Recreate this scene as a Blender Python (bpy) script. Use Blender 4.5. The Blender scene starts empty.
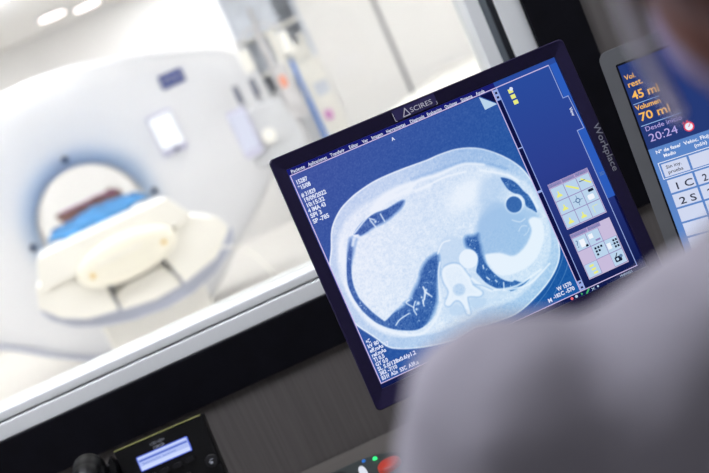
import bpy, bmesh, math, random
import numpy as np
from mathutils import Vector, Matrix
random.seed(4)
R = math.radians

# ---------------------------------------------------------------- camera, world, big lights, exposure
scn = bpy.context.scene
PITCH, ROLL, EYE = R(10), R(24.5), 1.35
cam_d = bpy.data.cameras.new('camera'); cam = bpy.data.objects.new('camera', cam_d)
scn.collection.objects.link(cam); scn.camera = cam
cam_d.sensor_width = 36; cam_d.lens = 985.0 * 36 / 709
cr_, sr_ = math.cos(ROLL), math.sin(ROLL)
Rr = Vector((1, 0, 0)); Uu = Vector((0, math.sin(PITCH), math.cos(PITCH))); Ff = Vector((0, math.cos(PITCH), -math.sin(PITCH)))
cx_ = Rr*cr_ - Uu*sr_; cy_ = Rr*sr_ + Uu*cr_; cz_ = -Ff
cam.matrix_world = Matrix(((cx_.x, cy_.x, cz_.x, 0), (cx_.y, cy_.y, cz_.y, 0), (cx_.z, cy_.z, cz_.z, EYE), (0, 0, 0, 1)))
cam_d.dof.use_dof = True; cam_d.dof.focus_distance = 1.25; cam_d.dof.aperture_fstop = 3.7
cam_d.clip_start = 0.02

w = bpy.data.worlds.new('world'); scn.world = w; w.use_nodes = True
w.node_tree.nodes['Background'].inputs[0].default_value = (.9, .93, 1, 1)
w.node_tree.nodes['Background'].inputs[1].default_value = 0.3
vs = scn.view_settings
vs.view_transform = 'Standard'; vs.look = 'None'; vs.exposure = 0.0; vs.gamma = 1.0; vs.use_curve_mapping = False

SCAN_FILL = 12.2     # radiance of the panels added to light the scanner room
DESK_LAMP = 19.5

# ---------------------------------------------------------------- materials
def lin(c):
    c = c/255.0
    return c/12.92 if c <= .04045 else ((c+.055)/1.055)**2.4
def rgb(r, g, b): return (lin(r), lin(g), lin(b), 1)
MATS = {}
def mat(name, col, rough=.5, metal=0.0, noise=0.0, nscale=20, bump=0.0, stretch=None, spec=.5, emit=None, estr=1.0, coat=0.0):
    if name in MATS: return MATS[name]
    m = bpy.data.materials.new(name); m.use_nodes = True
    nt = m.node_tree; b = nt.nodes['Principled BSDF']
    b.inputs['Base Color'].default_value = col; b.inputs['Roughness'].default_value = rough
    b.inputs['Metallic'].default_value = metal; b.inputs['Specular IOR Level'].default_value = spec
    b.inputs['Coat Weight'].default_value = coat
    if emit:
        b.inputs['Emission Color'].default_value = emit; b.inputs['Emission Strength'].default_value = estr
        b.inputs['Base Color'].default_value = (.01, .01, .015, 1)
    if noise or bump:
        tc = nt.nodes.new('ShaderNodeTexCoord'); mp = nt.nodes.new('ShaderNodeMapping')
        nz = nt.nodes.new('ShaderNodeTexNoise'); nz.inputs['Scale'].default_value = nscale; nz.inputs['Detail'].default_value = 5
        if stretch: mp.inputs['Scale'].default_value = stretch
        nt.links.new(tc.outputs['Object'], mp.inputs['Vector']); nt.links.new(mp.outputs['Vector'], nz.inputs['Vector'])
        if noise:
            mx = nt.nodes.new('ShaderNodeMix'); mx.data_type = 'RGBA'
            mx.inputs['A'].default_value = tuple(max(0, c*(1-noise)) for c in col[:3])+(1,)
            mx.inputs['B'].default_value = tuple(min(1, c*(1+noise)) for c in col[:3])+(1,)
            rp = nt.nodes.new('ShaderNodeMapRange'); rp.inputs['From Min'].default_value = .32; rp.inputs['From Max'].default_value = .68
            nt.links.new(nz.outputs['Fac'], rp.inputs['Value']); nt.links.new(rp.outputs['Result'], mx.inputs['Factor'])
            nt.links.new(mx.outputs['Result'], b.inputs['Base Color'])
        if bump:
            bp = nt.nodes.new('ShaderNodeBump'); bp.inputs['Strength'].default_value = bump; bp.inputs['Distance'].default_value = .003
            nt.links.new(nz.outputs['Fac'], bp.inputs['Height']); nt.links.new(bp.outputs['Normal'], b.inputs['Normal'])
    MATS[name] = m; return m
def glow(name, r, g, b, s=1.0):
    """something that gives off light (a screen's pixels, a lamp)"""
    if name in MATS: return MATS[name]
    m = bpy.data.materials.new(name); m.use_nodes = True; nt = m.node_tree; nt.nodes.clear()
    e = nt.nodes.new('ShaderNodeEmission'); o = nt.nodes.new('ShaderNodeOutputMaterial')
    e.inputs[0].default_value = rgb(r, g, b); e.inputs[1].default_value = s
    nt.links.new(e.outputs[0], o.inputs[0]); MATS[name] = m; return m

laminate = mat('brushed_laminate', rgb(106, 102, 100), .45, noise=.16, nscale=9, stretch=(75, 75, .6), spec=.3)
desk_mat = mat('desk_laminate', rgb(90, 86, 82), .5, noise=.12, nscale=9, stretch=(1, 30, 30), spec=.3)
black_trim = mat('black_trim', rgb(12, 12, 20), .6, noise=.2, nscale=40, spec=.15)
white_frame = mat('white_window_frame', rgb(240, 243, 243), .4, noise=.02, nscale=6)
gasket = mat('rubber_gasket', rgb(22, 26, 34), .5, noise=.3, nscale=60)
steel_groove = mat('grey_metal_channel', rgb(150, 160, 168), .35, metal=.5, noise=.15, nscale=12, stretch=(20, 20, .6))
ctrl_wall = mat('control_room_paint', rgb(190, 188, 186), .8, noise=.03, nscale=8)
ctrl_ceil = mat('control_room_ceiling', rgb(215, 215, 212), .9, noise=.03, nscale=30)
ctrl_floor = mat('control_room_vinyl', rgb(95, 97, 100), .6, noise=.15, nscale=60)
scan_wall = mat('scanner_room_paint', rgb(244, 243, 242), .7, noise=.01, nscale=4)
scan_ceil = mat('scanner_room_ceiling_tile', rgb(236, 234, 231), .9, noise=.05, nscale=40)
scan_floor = mat('scanner_room_vinyl', rgb(243, 240, 235), .45, noise=.03, nscale=15)
gantry_white = mat('gantry_shell', rgb(236, 237, 242), .35, noise=.01, nscale=5)
table_white = mat('table_shell', rgb(248, 246, 240), .4, noise=.01, nscale=5)
table_cream = mat('table_end_cap', rgb(248, 244, 230), .4, noise=.02, nscale=8)
table_grey = mat('table_skirt', rgb(180, 186, 206), .5, noise=.03, nscale=8)
bore_mat = mat('bore_liner', rgb(244, 240, 236), .5, noise=.01, nscale=5)
navy = mat('navy_plate', rgb(45, 65, 140), .5, noise=.1, nscale=30)
dark_navy = mat('dark_navy_plastic', rgb(25, 50, 95), .4, noise=.1, nscale=60)
pale_grey = mat('pale_grey_plastic', rgb(205, 207, 212), .5, noise=.04, nscale=12)
cab_grey = mat('blue_grey_panel', rgb(216, 222, 233), .5, noise=.08, nscale=6)
mid_grey = mat('warm_grey_metal', rgb(206, 204, 206), .4, noise=.12, nscale=10)
blue_plastic = mat('blue_plastic', rgb(95, 150, 235), .4, noise=.05, nscale=20)
pink_mat = mat('pink_card', rgb(225, 150, 215), .6, noise=.05, nscale=20)
blue_cloth = mat('blue_drape_cloth', rgb(52, 128, 188), .8, noise=.3, nscale=7, bump=.4)
brown_mat = mat('brown_vinyl', rgb(160, 118, 108), .6, noise=.2, nscale=9)
bezel_mat = mat('monitor_bezel_plastic', rgb(28, 20, 60), .38, noise=.1, nscale=300, spec=.35)  # violet lens veil over the bezel painted into its base colour
bezel_back = mat('monitor_back_plastic', rgb(22, 22, 27), .5, noise=.1, nscale=100)
sticker_blue = mat('indigo_sticker', rgb(36, 28, 88), .4, noise=.05, nscale=80)
logo_white = mat('logo_print', rgb(225, 225, 235), .5, noise=.03, nscale=80)
grey_print = mat('grey_print', rgb(165, 168, 180), .5, noise=.05, nscale=80)
grey_case = mat('grey_display_case', rgb(104, 106, 108), .4, noise=.06, nscale=25)
phone_black = mat('phone_black_plastic', rgb(11, 11, 13), .35, noise=.15, nscale=200, spec=.4)
phone_glint = mat('phone_olive_glint', rgb(150, 150, 95), .35, noise=.1, nscale=60)
phone_key = mat('phone_key_rubber', rgb(24, 24, 27), .35, noise=.1, nscale=100)
console_mat = mat('console_dark_grey', rgb(52, 58, 58), .45, noise=.1, nscale=60)
console_black = mat('console_black', rgb(18, 20, 22), .5, noise=.1, nscale=60)
red_key = mat('red_button_plastic', rgb(190, 62, 45), .35, noise=.08, nscale=40)
white_key = mat('white_key_plastic', rgb(235, 236, 240), .3, noise=.03, nscale=40, emit=None)
coat_mat = mat('lab_coat_cotton', rgb(158, 154, 164), .9, noise=.05, nscale=30, bump=.25, spec=.2)
skin_mat = mat('skin', rgb(108, 68, 56), .55, noise=.07, nscale=25, bump=.1, spec=.35)
MATS['skin'].node_tree.nodes['Principled BSDF'].inputs['Subsurface Weight'].default_value = .08
hair_mat = mat('dark_brown_hair', rgb(38, 24, 22), .6, noise=.35, nscale=30, stretch=(6, 6, 1), bump=.5)
mask_mat = mat('mask_fabric', rgb(140, 128, 160), .85, noise=.06, nscale=60, bump=.3, spec=.2)
loop_mat = mat('mask_elastic', rgb(235, 232, 242), .8, noise=.05, nscale=80)
trouser_mat = mat('white_trousers', rgb(190, 190, 200), .9, noise=.05, nscale=30, bump=.2)
shoe_mat = mat('white_clog', rgb(210, 210, 210), .5, noise=.05, nscale=30)
chair_black = mat('chair_black_fabric', rgb(30, 30, 34), .9, noise=.2, nscale=120, bump=.2)
chrome = mat('chrome', rgb(200, 200, 205), .2, metal=1, noise=.03, nscale=10)

# ---------------------------------------------------------------- helpers
COL = scn.collection
def obj(name, bm, m, parent=None, smooth=False, bevel=0, segs=3, mods=None):
    me = bpy.data.meshes.new(name); bmesh.ops.recalc_face_normals(bm, faces=bm.faces[:]); bm.to_mesh(me); bm.free()
    for x in (m if isinstance(m, (list, tuple)) else [m]): me.materials.append(x)
    o = bpy.data.objects.new(name, me); COL.objects.link(o)
    if parent: o.parent = parent
    if smooth:
        for p in me.polygons: p.use_smooth = True
    if bevel:
        b = o.modifiers.new('bevel', 'BEVEL'); b.width = bevel; b.segments = segs; b.limit_method = 'ANGLE'; b.angle_limit = R(40)
        for p in me.polygons: p.use_smooth = True
        wn = o.modifiers.new('wn', 'WEIGHTED_NORMAL'); wn.keep_sharp = True
    return o
def tag(o, label=None, cat=None, group=None, kind=None):
    if label: o['label'] = label
    if cat: o['category'] = cat
    if group: o['group'] = group
    if kind: o['kind'] = kind
    return o
def empty(name, loc=(0, 0, 0), rz=0, matrix=None):
    o = bpy.data.objects.new(name, None); o.empty_display_size = .05; COL.objects.link(o)
    if matrix is not None: o.matrix_world = matrix
    else: o.location = loc; o.rotation_euler = (0, 0, rz)
    return o
def struct(name, bm, m, parent=None, label=None, **k):
    o = obj(name, bm, m, parent, **k)
    if not parent: o['kind'] = 'structure'
    if label: o['label'] = label
    return o
def BM(): return bmesh.new()
def box(bm, x0, x1, y0, y1, z0, z1, mi=0):
    vs_ = [bm.verts.new(p) for p in ((x0,y0,z0),(x1,y0,z0),(x1,y1,z0),(x0,y1,z0),(x0,y0,z1),(x1,y0,z1),(x1,y1,z1),(x0,y1,z1))]
    for f in ((0,3,2,1),(4,5,6,7),(0,1,5,4),(1,2,6,5),(2,3,7,6),(3,0,4,7)):
        bm.faces.new([vs_[i] for i in f]).material_index = mi
    return bm
def bx(*a, mi=0): return box(BM(), *a, mi=mi)
def prism(bm, pts, y0, y1, mi=0):
    """outline in x,z pushed through y"""
    a = [bm.verts.new((x, y0, z)) for x, z in pts]; b = [bm.verts.new((x, y1, z)) for x, z in pts]
    n = len(pts); fs = [bm.faces.new(a), bm.faces.new(b[::-1])]
    for i in range(n): fs.append(bm.faces.new((a[i], b[i], b[(i+1) % n], a[(i+1) % n])))
    for f in fs: f.material_index = mi
    bmesh.ops.triangulate(bm, faces=fs[:2])
    return bm
def prismz(bm, pts, z0, z1, mi=0):
    a = [bm.verts.new((x, y, z0)) for x, y in pts]; b = [bm.verts.new((x, y, z1)) for x, y in pts]
    n = len(pts); fs = [bm.faces.new(a[::-1]), bm.faces.new(b)]
    for i in range(n): fs.append(bm.faces.new((a[i], a[(i+1) % n], b[(i+1) % n], b[i])))
    for f in fs: f.material_index = mi
    return bm
def cyl(bm, p, q, r0, r1=None, n=24, mi=0):
    r1 = r0 if r1 is None else r1
    p, q = Vector(p), Vector(q); d = (q-p).normalized(); t = d.orthogonal().normalized(); s = d.cross(t)
    rings = []
    for c, r in ((p, r0), (q, r1)): rings.append([bm.verts.new(c+(t*math.cos(2*math.pi*i/n)+s*math.sin(2*math.pi*i/n))*r) for i in range(n)])
    for i in range(n): bm.faces.new((rings[0][i], rings[0][(i+1)%n], rings[1][(i+1)%n], rings[1][i])).material_index = mi
    bm.faces.new(rings[0][::-1]).material_index = mi; bm.faces.new(rings[1]).material_index = mi
    return bm
def tube(bm, pts, r, n=10, mi=0):
    pts = [Vector(p) for p in pts]; rings = []
    rr = r if isinstance(r, (list, tuple)) else [r]*len(pts); t = None
    for i, p in enumerate(pts):
        d = (pts[min(i+1, len(pts)-1)]-pts[max(i-1, 0)]).normalized()
        t = d.orthogonal().normalized() if t is None else (t-d*t.dot(d)).normalized()
        s = d.cross(t)
        rings.append([bm.verts.new(p+(t*math.cos(2*math.pi*k/n)+s*math.sin(2*math.pi*k/n))*rr[i]) for k in range(n)])
    for a, b in zip(rings, rings[1:]):
        for k in range(n): bm.faces.new((a[k], a[(k+1)%n], b[(k+1)%n], b[k])).material_index = mi
    bm.faces.new(rings[0][::-1]).material_index = mi; bm.faces.new(rings[-1]).material_index = mi
    return bm
def spline(pts, k=8, closed=False):
    P = [Vector(p) for p in pts]; n = len(P); out = []
    rng = range(n) if closed else range(n-1)
    g = (lambda i: P[i % n]) if closed else (lambda i: P[max(0, min(n-1, i))])
    for i in rng:
        a, b, c, d = g(i-1), g(i), g(i+1), g(i+2)
        for j in range(k):
            t = j/k
            out.append(.5*((2*b)+(c-a)*t+(2*a-5*b+4*c-d)*t*t+(3*b-a-3*c+d)*t**3))
    if not closed: out.append(P[-1])
    return out
def ball(bm, c, r, seg=24, mi=0):
    r = (r, r, r) if not isinstance(r, (tuple, list)) else r
    res = bmesh.ops.create_uvsphere(bm, u_segments=seg, v_segments=seg//2, radius=1)
    for v in res['verts']: v.co = Vector((v.co.x*r[0], v.co.y*r[1], v.co.z*r[2]))+Vector(c)
    for v in res['verts']:
        for f in v.link_faces: f.material_index = mi
    return bm
def rrect(x0, x1, z0, z1, r, n=6):
    out = []
    for cx, cz, a0 in ((x1-r, z1-r, 0), (x0+r, z1-r, 90), (x0+r, z0+r, 180), (x1-r, z0+r, 270)):
        for i in range(n+1):
            a = R(a0+90*i/n); out.append((cx+r*math.cos(a), cz+r*math.sin(a)))
    return out
def flat(bm, pts, y, mi=0):
    f = bm.faces.new([bm.verts.new((x, y, z)) for x, z in pts]); f.material_index = mi; f.normal_update()
    if f.normal.y > 0: f.normal_flip()
    return bm
def quad(bm, x0, x1, z0, z1, y, mi=0): return flat(bm, [(x0, z0), (x1, z0), (x1, z1), (x0, z1)], y, mi)
def line2(bm, pts, wd, y, mi=0):
    """a thin drawn line of constant width in the x,z plane"""
    for (x0, z0), (x1, z1) in zip(pts, pts[1:]):
        dx, dz = x1-x0, z1-z0; L = math.hypot(dx, dz) or 1; nx, nz = -dz/L*wd/2, dx/L*wd/2; ex, ez = dx/L*wd/2, dz/L*wd/2
        flat(bm, [(x0+nx-ex, z0+nz-ez), (x0-nx-ex, z0-nz-ez), (x1-nx+ex, z1-nz+ez), (x1+nx+ex, z1+nz+ez)], y, mi)
    return bm
def disc(bm, cx, cz, r, y, mi=0, n=20): return flat(bm, [(cx+r*math.cos(2*math.pi*i/n), cz+r*math.sin(2*math.pi*i/n)) for i in range(n)], y, mi)
def text(bm, s, x, z, size, y, width=None, rot=0, mi=0, align='LEFT', bold=0.0, spacing=1.0):
    """lettering laid into a mesh: x,z is the start of the baseline, size in metres is the font size"""
    cu = bpy.data.curves.new('t', 'FONT'); cu.body = s; cu.size = size; cu.align_x = align; cu.offset = bold*size; cu.space_character = spacing
    cu.resolution_u = 3
    o = bpy.data.objects.new('t', cu); COL.objects.link(o)
    me = o.to_mesh()
    if len(me.vertices):
        xs = [v.co.x for v in me.vertices]; x0, x1 = min(xs), max(xs)
        sx = width/(x1-x0) if width else 1
        ca, sa = math.cos(rot), math.sin(rot)
        vv = []
        for v in me.vertices:
            px, pz = v.co.x*sx, v.co.y
            vv.append(bm.verts.new((x+px*ca-pz*sa, y, z+px*sa+pz*ca)))
        for p in me.polygons:
            try:
                f = bm.faces.new([vv[i] for i in p.vertices]); f.material_index = mi; f.normal_update()
                if f.normal.y > 0: f.normal_flip()
            except ValueError: pass
    o.to_mesh_clear(); bpy.data.objects.remove(o); bpy.data.curves.remove(cu)
    return bm
def raw(name, bm, m, parent=None):
    """flat artwork: keeps the facing it was given"""
    me = bpy.data.meshes.new(name); bm.to_mesh(me); bm.free()
    for x in (m if isinstance(m, (list, tuple)) else [m]): me.materials.append(x)
    o = bpy.data.objects.new(name, me); COL.objects.link(o)
    if parent: o.parent = parent
    return o

# ================================================================ CONTROL ROOM SHELL (window wall front face at Y=1.62)
WY, WT = 1.62, 0.16
WL, WR, WB, WTOP = -1.55, .405, .995, 2.05      # opening cut in the laminate-clad wall, without the black surround
X0, X1, Y0, CZ = -2.2, 1.7, -1.9, 2.7
TR = .088
bm = BM()
box(bm, X0, WL-TR, WY, WY+WT, 0, CZ); box(bm, WR+TR, X1, WY, WY+WT, 0, CZ)
box(bm, WL-TR, WR+TR, WY, WY+WT, 0, WB-TR); box(bm, WL-TR, WR+TR, WY, WY+WT, WTOP+TR, CZ)
struct('wall_front', bm, laminate, label='grey brushed laminate wall around the observation window')
struct('wall_left', bx(X0-.1, X0, Y0, WY+WT, 0, CZ), ctrl_wall)
struct('wall_right', bx(X1, X1+.1, Y0, WY+WT, 0, CZ), ctrl_wall)
struct('wall_back', bx(X0-.1, X1+.1, Y0-.1, Y0, 0, CZ), ctrl_wall)
struct('floor', bx(X0-.1, X1+.1, Y0-.1, WY+WT, -.1, 0), ctrl_floor, label='grey vinyl floor of the control room')
struct('ceiling', bx(X0-.1, X1+.1, Y0-.1, WY+WT, CZ, CZ+.1), ctrl_ceil)
# black surround of the window, 8.8 cm wide, standing 4 mm proud
bm = BM()
yb, yf = WY+WT, WY-.006
box(bm, WL-TR, WL, yf, yb, WB-TR, WTOP+TR); box(bm, WR, WR+TR, yf, yb, WB-TR, WTOP+TR)
box(bm, WL, WR, yf, yb, WB-TR, WB); box(bm, WL, WR, yf, yb, WTOP, WTOP+TR)
struct('trim_1', bm, black_trim, label='matt black surround of the observation window')
# window: outer frame, dark gasket groove, inner sash, glass
win = empty('window_1'); tag(win, 'wide observation window in a white frame between the control room and the scanner room', kind='structure')
def ring(bm, l, r, b, t, wl, wr, wb, wt, y0, y1):
    box(bm, l, l+wl, y0, y1, b, t); box(bm, r-wr, r, y0, y1, b, t)
    box(bm, l+wl, r-wr, y0, y1, b, b+wb); box(bm, l+wl, r-wr, y0, y1, t-wt, t)
bm = BM(); ring(bm, WL, WR, WB, WTOP, .04, .040, .0275, .04, WY+.004, WY+.1)
obj('window_frame', bm, white_frame, win, bevel=.002)
bm = BM(); ring(bm, WL+.04, WR-.040, WB+.0275, WTOP-.04, .012, .010, .0030, .012, WY+.0085, WY+.09)
obj('gasket', bm, gasket, win)
bm = BM(); ring(bm, WL+.052, WR-.050, WB+.031, WTOP-.052, .03, .012, .0, .0, WY+.012, WY+.08)
obj('channel', bm, steel_groove, win)
bm = BM(); ring(bm, WL+.052, WR-.062, WB+.0305, WTOP-.052, .03, .024, .0165, .03, WY+.006, WY+.1)
obj('sash', bm, white_frame, win, bevel=.003)
glass = bpy.data.materials.new('window_glass'); glass.use_nodes = True
nt = glass.node_tree; nt.nodes.clear(); o_ = nt.nodes.new('ShaderNodeOutputMaterial'); tr_ = nt.nodes.new('ShaderNodeBsdfTransparent')
gl_ = nt.nodes.new('ShaderNodeBsdfGlossy'); gl_.inputs['Roughness'].default_value = .01; mx_ = nt.nodes.new('ShaderNodeMixShader')
lw_ = nt.nodes.new('ShaderNodeFresnel'); lw_.inputs['IOR'].default_value = 1.45; tr_.inputs[0].default_value = (.97, .98, .985, 1)
nt.links.new(lw_.outputs[0], mx_.inputs[0]); nt.links.new(tr_.outputs[0], mx_.inputs[1]); nt.links.new(gl_.outputs[0], mx_.inputs[2]); nt.links.new(mx_.outputs[0], o_.inputs[0])
obj('pane', bx(WL+.07, WR-.08, WY+.05, WY+.056, WB+.045, WTOP-.07), glass, win)

# ================================================================ SCANNER ROOM SHELL
SX0, SX1, SY0, SY1 = -5.2, 3.2, WY+WT, 10.0
struct('wall_scanner_left', bx(SX0-.1, SX0, SY0, SY1, 0, CZ), scan_wall)
struct('wall_scanner_right', bx(SX1, SX1+.1, SY0, SY1, 0, CZ), scan_wall)
struct('wall_scanner_back', bx(SX0-.1, SX1+.1, SY1, SY1+.1, 0, CZ), scan_wall, label='white far wall of the scanner room')
bm = BM(); box(bm, SX0, X0-.1, WY, SY0, 0, CZ); box(bm, X1+.1, SX1, WY, SY0, 0, CZ)
struct('wall_scanner_front', bm, scan_wall)
struct('floor_scanner', bx(SX0-.1, SX1+.1, SY0, SY1+.1, -.1, 0), scan_floor, label='pale cream vinyl floor of the scanner room')
struct('ceiling_scanner', bx(SX0-.1, SX1+.1, SY0, SY1+.1, CZ, CZ+.1), scan_ceil, label='light grey ceiling of the scanner room')

# lamps: out-of-view ceiling panels, most added as fill to brighten the rooms
fill_panel_scan = glow('scanner_fill_diffuser', 255, 254, 252, SCAN_FILL)
panel_desk = glow('control_lamp_diffuser', 244, 246, 255, DESK_LAMP)
spot_glow = glow('downlight_lens', 255, 240, 235, 4.0)
def panel(x, y, sx, sy, lens, label, group):
    t = empty('unseen_ceiling_light', (x, y, CZ)); tag(t, label, 'ceiling light', group)
    bm = BM(); ring_w = .02
    box(bm, -sx/2-ring_w, -sx/2, -sy/2-ring_w, sy/2+ring_w, -.03, 0); box(bm, sx/2, sx/2+ring_w, -sy/2-ring_w, sy/2+ring_w, -.03, 0)
    box(bm, -sx/2, sx/2, -sy/2-ring_w, -sy/2, -.03, 0); box(bm, -sx/2, sx/2, sy/2, sy/2+ring_w, -.03, 0)
    obj('frame', bm, pale_grey, t); obj('diffuser', bx(-sx/2, sx/2, -sy/2, sy/2, -.02, -.002), lens, t)
for x, y, l in ((-3.6, 3.2, 'front left corner, nearest the window'), (.6, 3.2, 'front, right of the patient table'), (-1.5, 2.9, 'front, before the foot of the patient table'), (2.0, 4.6, 'right side wall, beside the trolley'),
                (-3.6, 6.4, 'left flank of the scanner'), (-1.2, 5.0, 'middle, above the patient table'), (1.2, 5.9, 'above the patient trolley'), (-3.9, 8.8, 'far left corner behind the scanner'), (-.45, 9.2, 'far wall, behind the medical cabinet'), (-2.0, 7.1, 'straight above the scanner ring')):
    panel(x, y, 1.2, .6, fill_panel_scan, 'added unseen ceiling light panel, scanner room ' + l, 'added scanner room fill panels')  # unseen panels added to brighten the scanner room
panel(-.85, 1.0, 1.2, .6, panel_desk, 'rectangular ceiling light panel above the left of the control desk', 'control room ceiling and added fill panels')
panel(1.0, 1.0, .9, .6, glow('right_fill_diffuser', 244, 246, 255, 9.0), 'added rectangular fill light panel above the right of the control desk', 'control room ceiling and added fill panels')  # unseen lamp added to wash out the monitor's shadow on the wall
panel(.9, -1.1, .6, .6, glow('back_fill_diffuser', 244, 246, 255, 5.0), 'added square fill light panel above the back of the control room', 'control room ceiling and added fill panels')  # unseen lamp added behind the camera to light the coat softly
for x, y, l in ((-1.63, 9.1, 'round downlight in the scanner room ceiling, left of the two'), (-1.36, 9.42, 'round downlight in the scanner room ceiling, right of the two')):
    t = empty('downlight', (x, y, CZ)); tag(t, l, 'ceiling light', 'downlights in the scanner room')
    obj('rim', cyl(BM(), (0, 0, -.02), (0, 0, 0), .15, .15, 32), pale_grey, t); obj('lens', cyl(BM(), (0, 0, -.03), (0, 0, -.0201), .12, .12, 32), spot_glow, t)

# ================================================================ CT SCANNER
GM = Matrix.Translation((-1.617, 7, 0)) @ Matrix.Rotation(R(13), 4, 'Z')
gan = empty('ct_scanner_gantry', matrix=GM)
tag(gan, 'large white ring-shaped CT scanner gantry with a round bore, behind the window', 'CT scanner')
half = [(0, 2.06), (.35, 2.04), (.66, 1.97), (1.0, 1.87), (1.25, 1.78), (1.46, 1.66), (1.56, 1.40), (1.52, 1.05), (1.36, .78), (1.12, .56), (.92, .42), (.7, .24), (.45, .07), (.2, .0)]
outl = [(x, z) for x, z in half] + [(0, 0)] + [(-x, z) for x, z in half[::-1][:-1]]
N = 144
def rad(th):
    """outline radius seen from the bore's centre"""
    dx, dz = math.cos(th), math.sin(th); best = None
    for (xa, za), (xb, zb) in zip(outl, outl[1:]+outl[:1]):
        za -= 1; zb -= 1
        ex, ez = xb-xa, zb-za; det = dx*(-ez)+dz*ex
        if abs(det) < 1e-9: continue
        t = (xa*(-ez)+za*ex)/det; s = (dx*za-dz*xa)/det
        if t > 0 and -1e-6 <= s <= 1+1e-6: best = t if best is None else min(best, t)
    return best
rr_ = np.array([rad(2*math.pi*i/N) for i in range(N)])
for _ in range(2): rr_ = (np.roll(rr_, 1)+2*rr_+np.roll(rr_, -1))/4
def lathe_out(bm, rings, mi=0):
    vr = []
    for fr, y in rings:
        row = []
        for i in range(N):
            th = 2*math.pi*i/N; r = fr(i); z = max(1+r*math.sin(th), 0.0)
            row.append(bm.verts.new((r*math.cos(th), y, z)))
        vr.append(row)
    for a, b in zip(vr, vr[1:]):
        for i in range(N): bm.faces.new((a[i], a[(i+1)%N], b[(i+1)%N], b[i])).material_index = mi
    return bm
c_ = lambda r: (lambda i: r)
o_r = lambda d: (lambda i: rr_[i]-d)
bm = lathe_out(BM(), [(c_(.76), .0), (o_r(.2), -.0), (o_r(.07), .012), (o_r(.02), .05), (o_r(0), .12), (o_r(0), .8), (o_r(.05), .9), (c_(.5), .92), (c_(.42), .86)])
obj('housing', bm, gantry_white, gan, smooth=True)
# flared bore ring, its blue mood-light halo painted in as a colour gradient
flare = bpy.data.materials.new('halo_bore_flare'); flare.use_nodes = True; nt = flare.node_tree; b = nt.nodes['Principled BSDF']; b.inputs['Roughness'].default_value = .4
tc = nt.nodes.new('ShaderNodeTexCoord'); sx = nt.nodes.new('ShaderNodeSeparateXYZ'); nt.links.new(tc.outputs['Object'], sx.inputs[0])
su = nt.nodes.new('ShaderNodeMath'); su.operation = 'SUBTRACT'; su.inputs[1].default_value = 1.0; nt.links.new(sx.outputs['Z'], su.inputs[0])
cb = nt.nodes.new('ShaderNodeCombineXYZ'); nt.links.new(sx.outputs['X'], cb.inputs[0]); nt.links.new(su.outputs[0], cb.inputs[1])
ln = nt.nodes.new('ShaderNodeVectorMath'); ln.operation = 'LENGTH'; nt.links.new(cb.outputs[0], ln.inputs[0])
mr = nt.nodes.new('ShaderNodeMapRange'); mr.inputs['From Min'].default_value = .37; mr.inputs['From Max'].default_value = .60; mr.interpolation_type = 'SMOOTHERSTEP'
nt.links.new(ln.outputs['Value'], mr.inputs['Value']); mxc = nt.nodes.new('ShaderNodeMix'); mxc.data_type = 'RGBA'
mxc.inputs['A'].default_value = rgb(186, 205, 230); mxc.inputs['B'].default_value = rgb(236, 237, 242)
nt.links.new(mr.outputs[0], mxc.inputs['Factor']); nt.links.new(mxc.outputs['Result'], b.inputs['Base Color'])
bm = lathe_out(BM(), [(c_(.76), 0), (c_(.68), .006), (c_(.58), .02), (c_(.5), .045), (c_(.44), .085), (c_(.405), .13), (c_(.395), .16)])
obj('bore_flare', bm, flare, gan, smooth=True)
bm = lathe_out(BM(), [(c_(.395), .16), (c_(.39), .3), (c_(.39), .7), (c_(.42), .86)])
obj('bore_liner', bm, bore_mat, gan, smooth=True)
shadow_arc = []
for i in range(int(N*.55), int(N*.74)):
    th = 2*math.pi*i/N; r = rr_[i]-.03; shadow_arc.append((r*math.cos(th), .0, max(.03, 1+r*math.sin(th))))
obj('base_shadow_line', tube(BM(), shadow_arc, .016, 8), table_grey, gan, smooth=True)  # grey tube in place of the shadow arc at the gantry base
for a in (90, 0, 180, 270):
    th = R(a); c = Vector((.462*math.cos(th), .045, 1+.462*math.sin(th)))
    obj('marker_lens', cyl(BM(), c, c+Vector((0, -.02, 0)), .026, .022, 20), dark_navy, gan)
pl = obj('name_plate', bx(.83, 1.01, -.012, -.001, 1.622, 1.722), navy, gan, bevel=.003)
bm = BM()
for i, (a, w_) in enumerate(((.85, .02), (.876, .02), (.902, .02), (.928, .02), (.954, .02), (.98, .014))): quad(bm, a, a+w_*.6, 1.66, 1.682, -.0125)
raw('plate_marking', bm, pale_grey, pl)
scr_white = glow('gantry_screen_glow', 255, 255, 255, 1.3); scr_pale = glow('injector_screen_glow', 236, 238, 255, 1.0)
tb = obj('control_tablet', bx(.625, .815, -.035, -.001, 1.185, 1.495), mat('pale_lilac_plastic', rgb(205, 205, 228), .4, noise=.02, nscale=20), gan, bevel=.012)
obj('screen', bx(.635, .805, -.038, -.034, 1.235, 1.47), scr_white, tb)
obj('dial', cyl(BM(), (.73, -.034, 1.208), (.73, -.05, 1.208), .016, n=20), dark_navy, tb)

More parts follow.
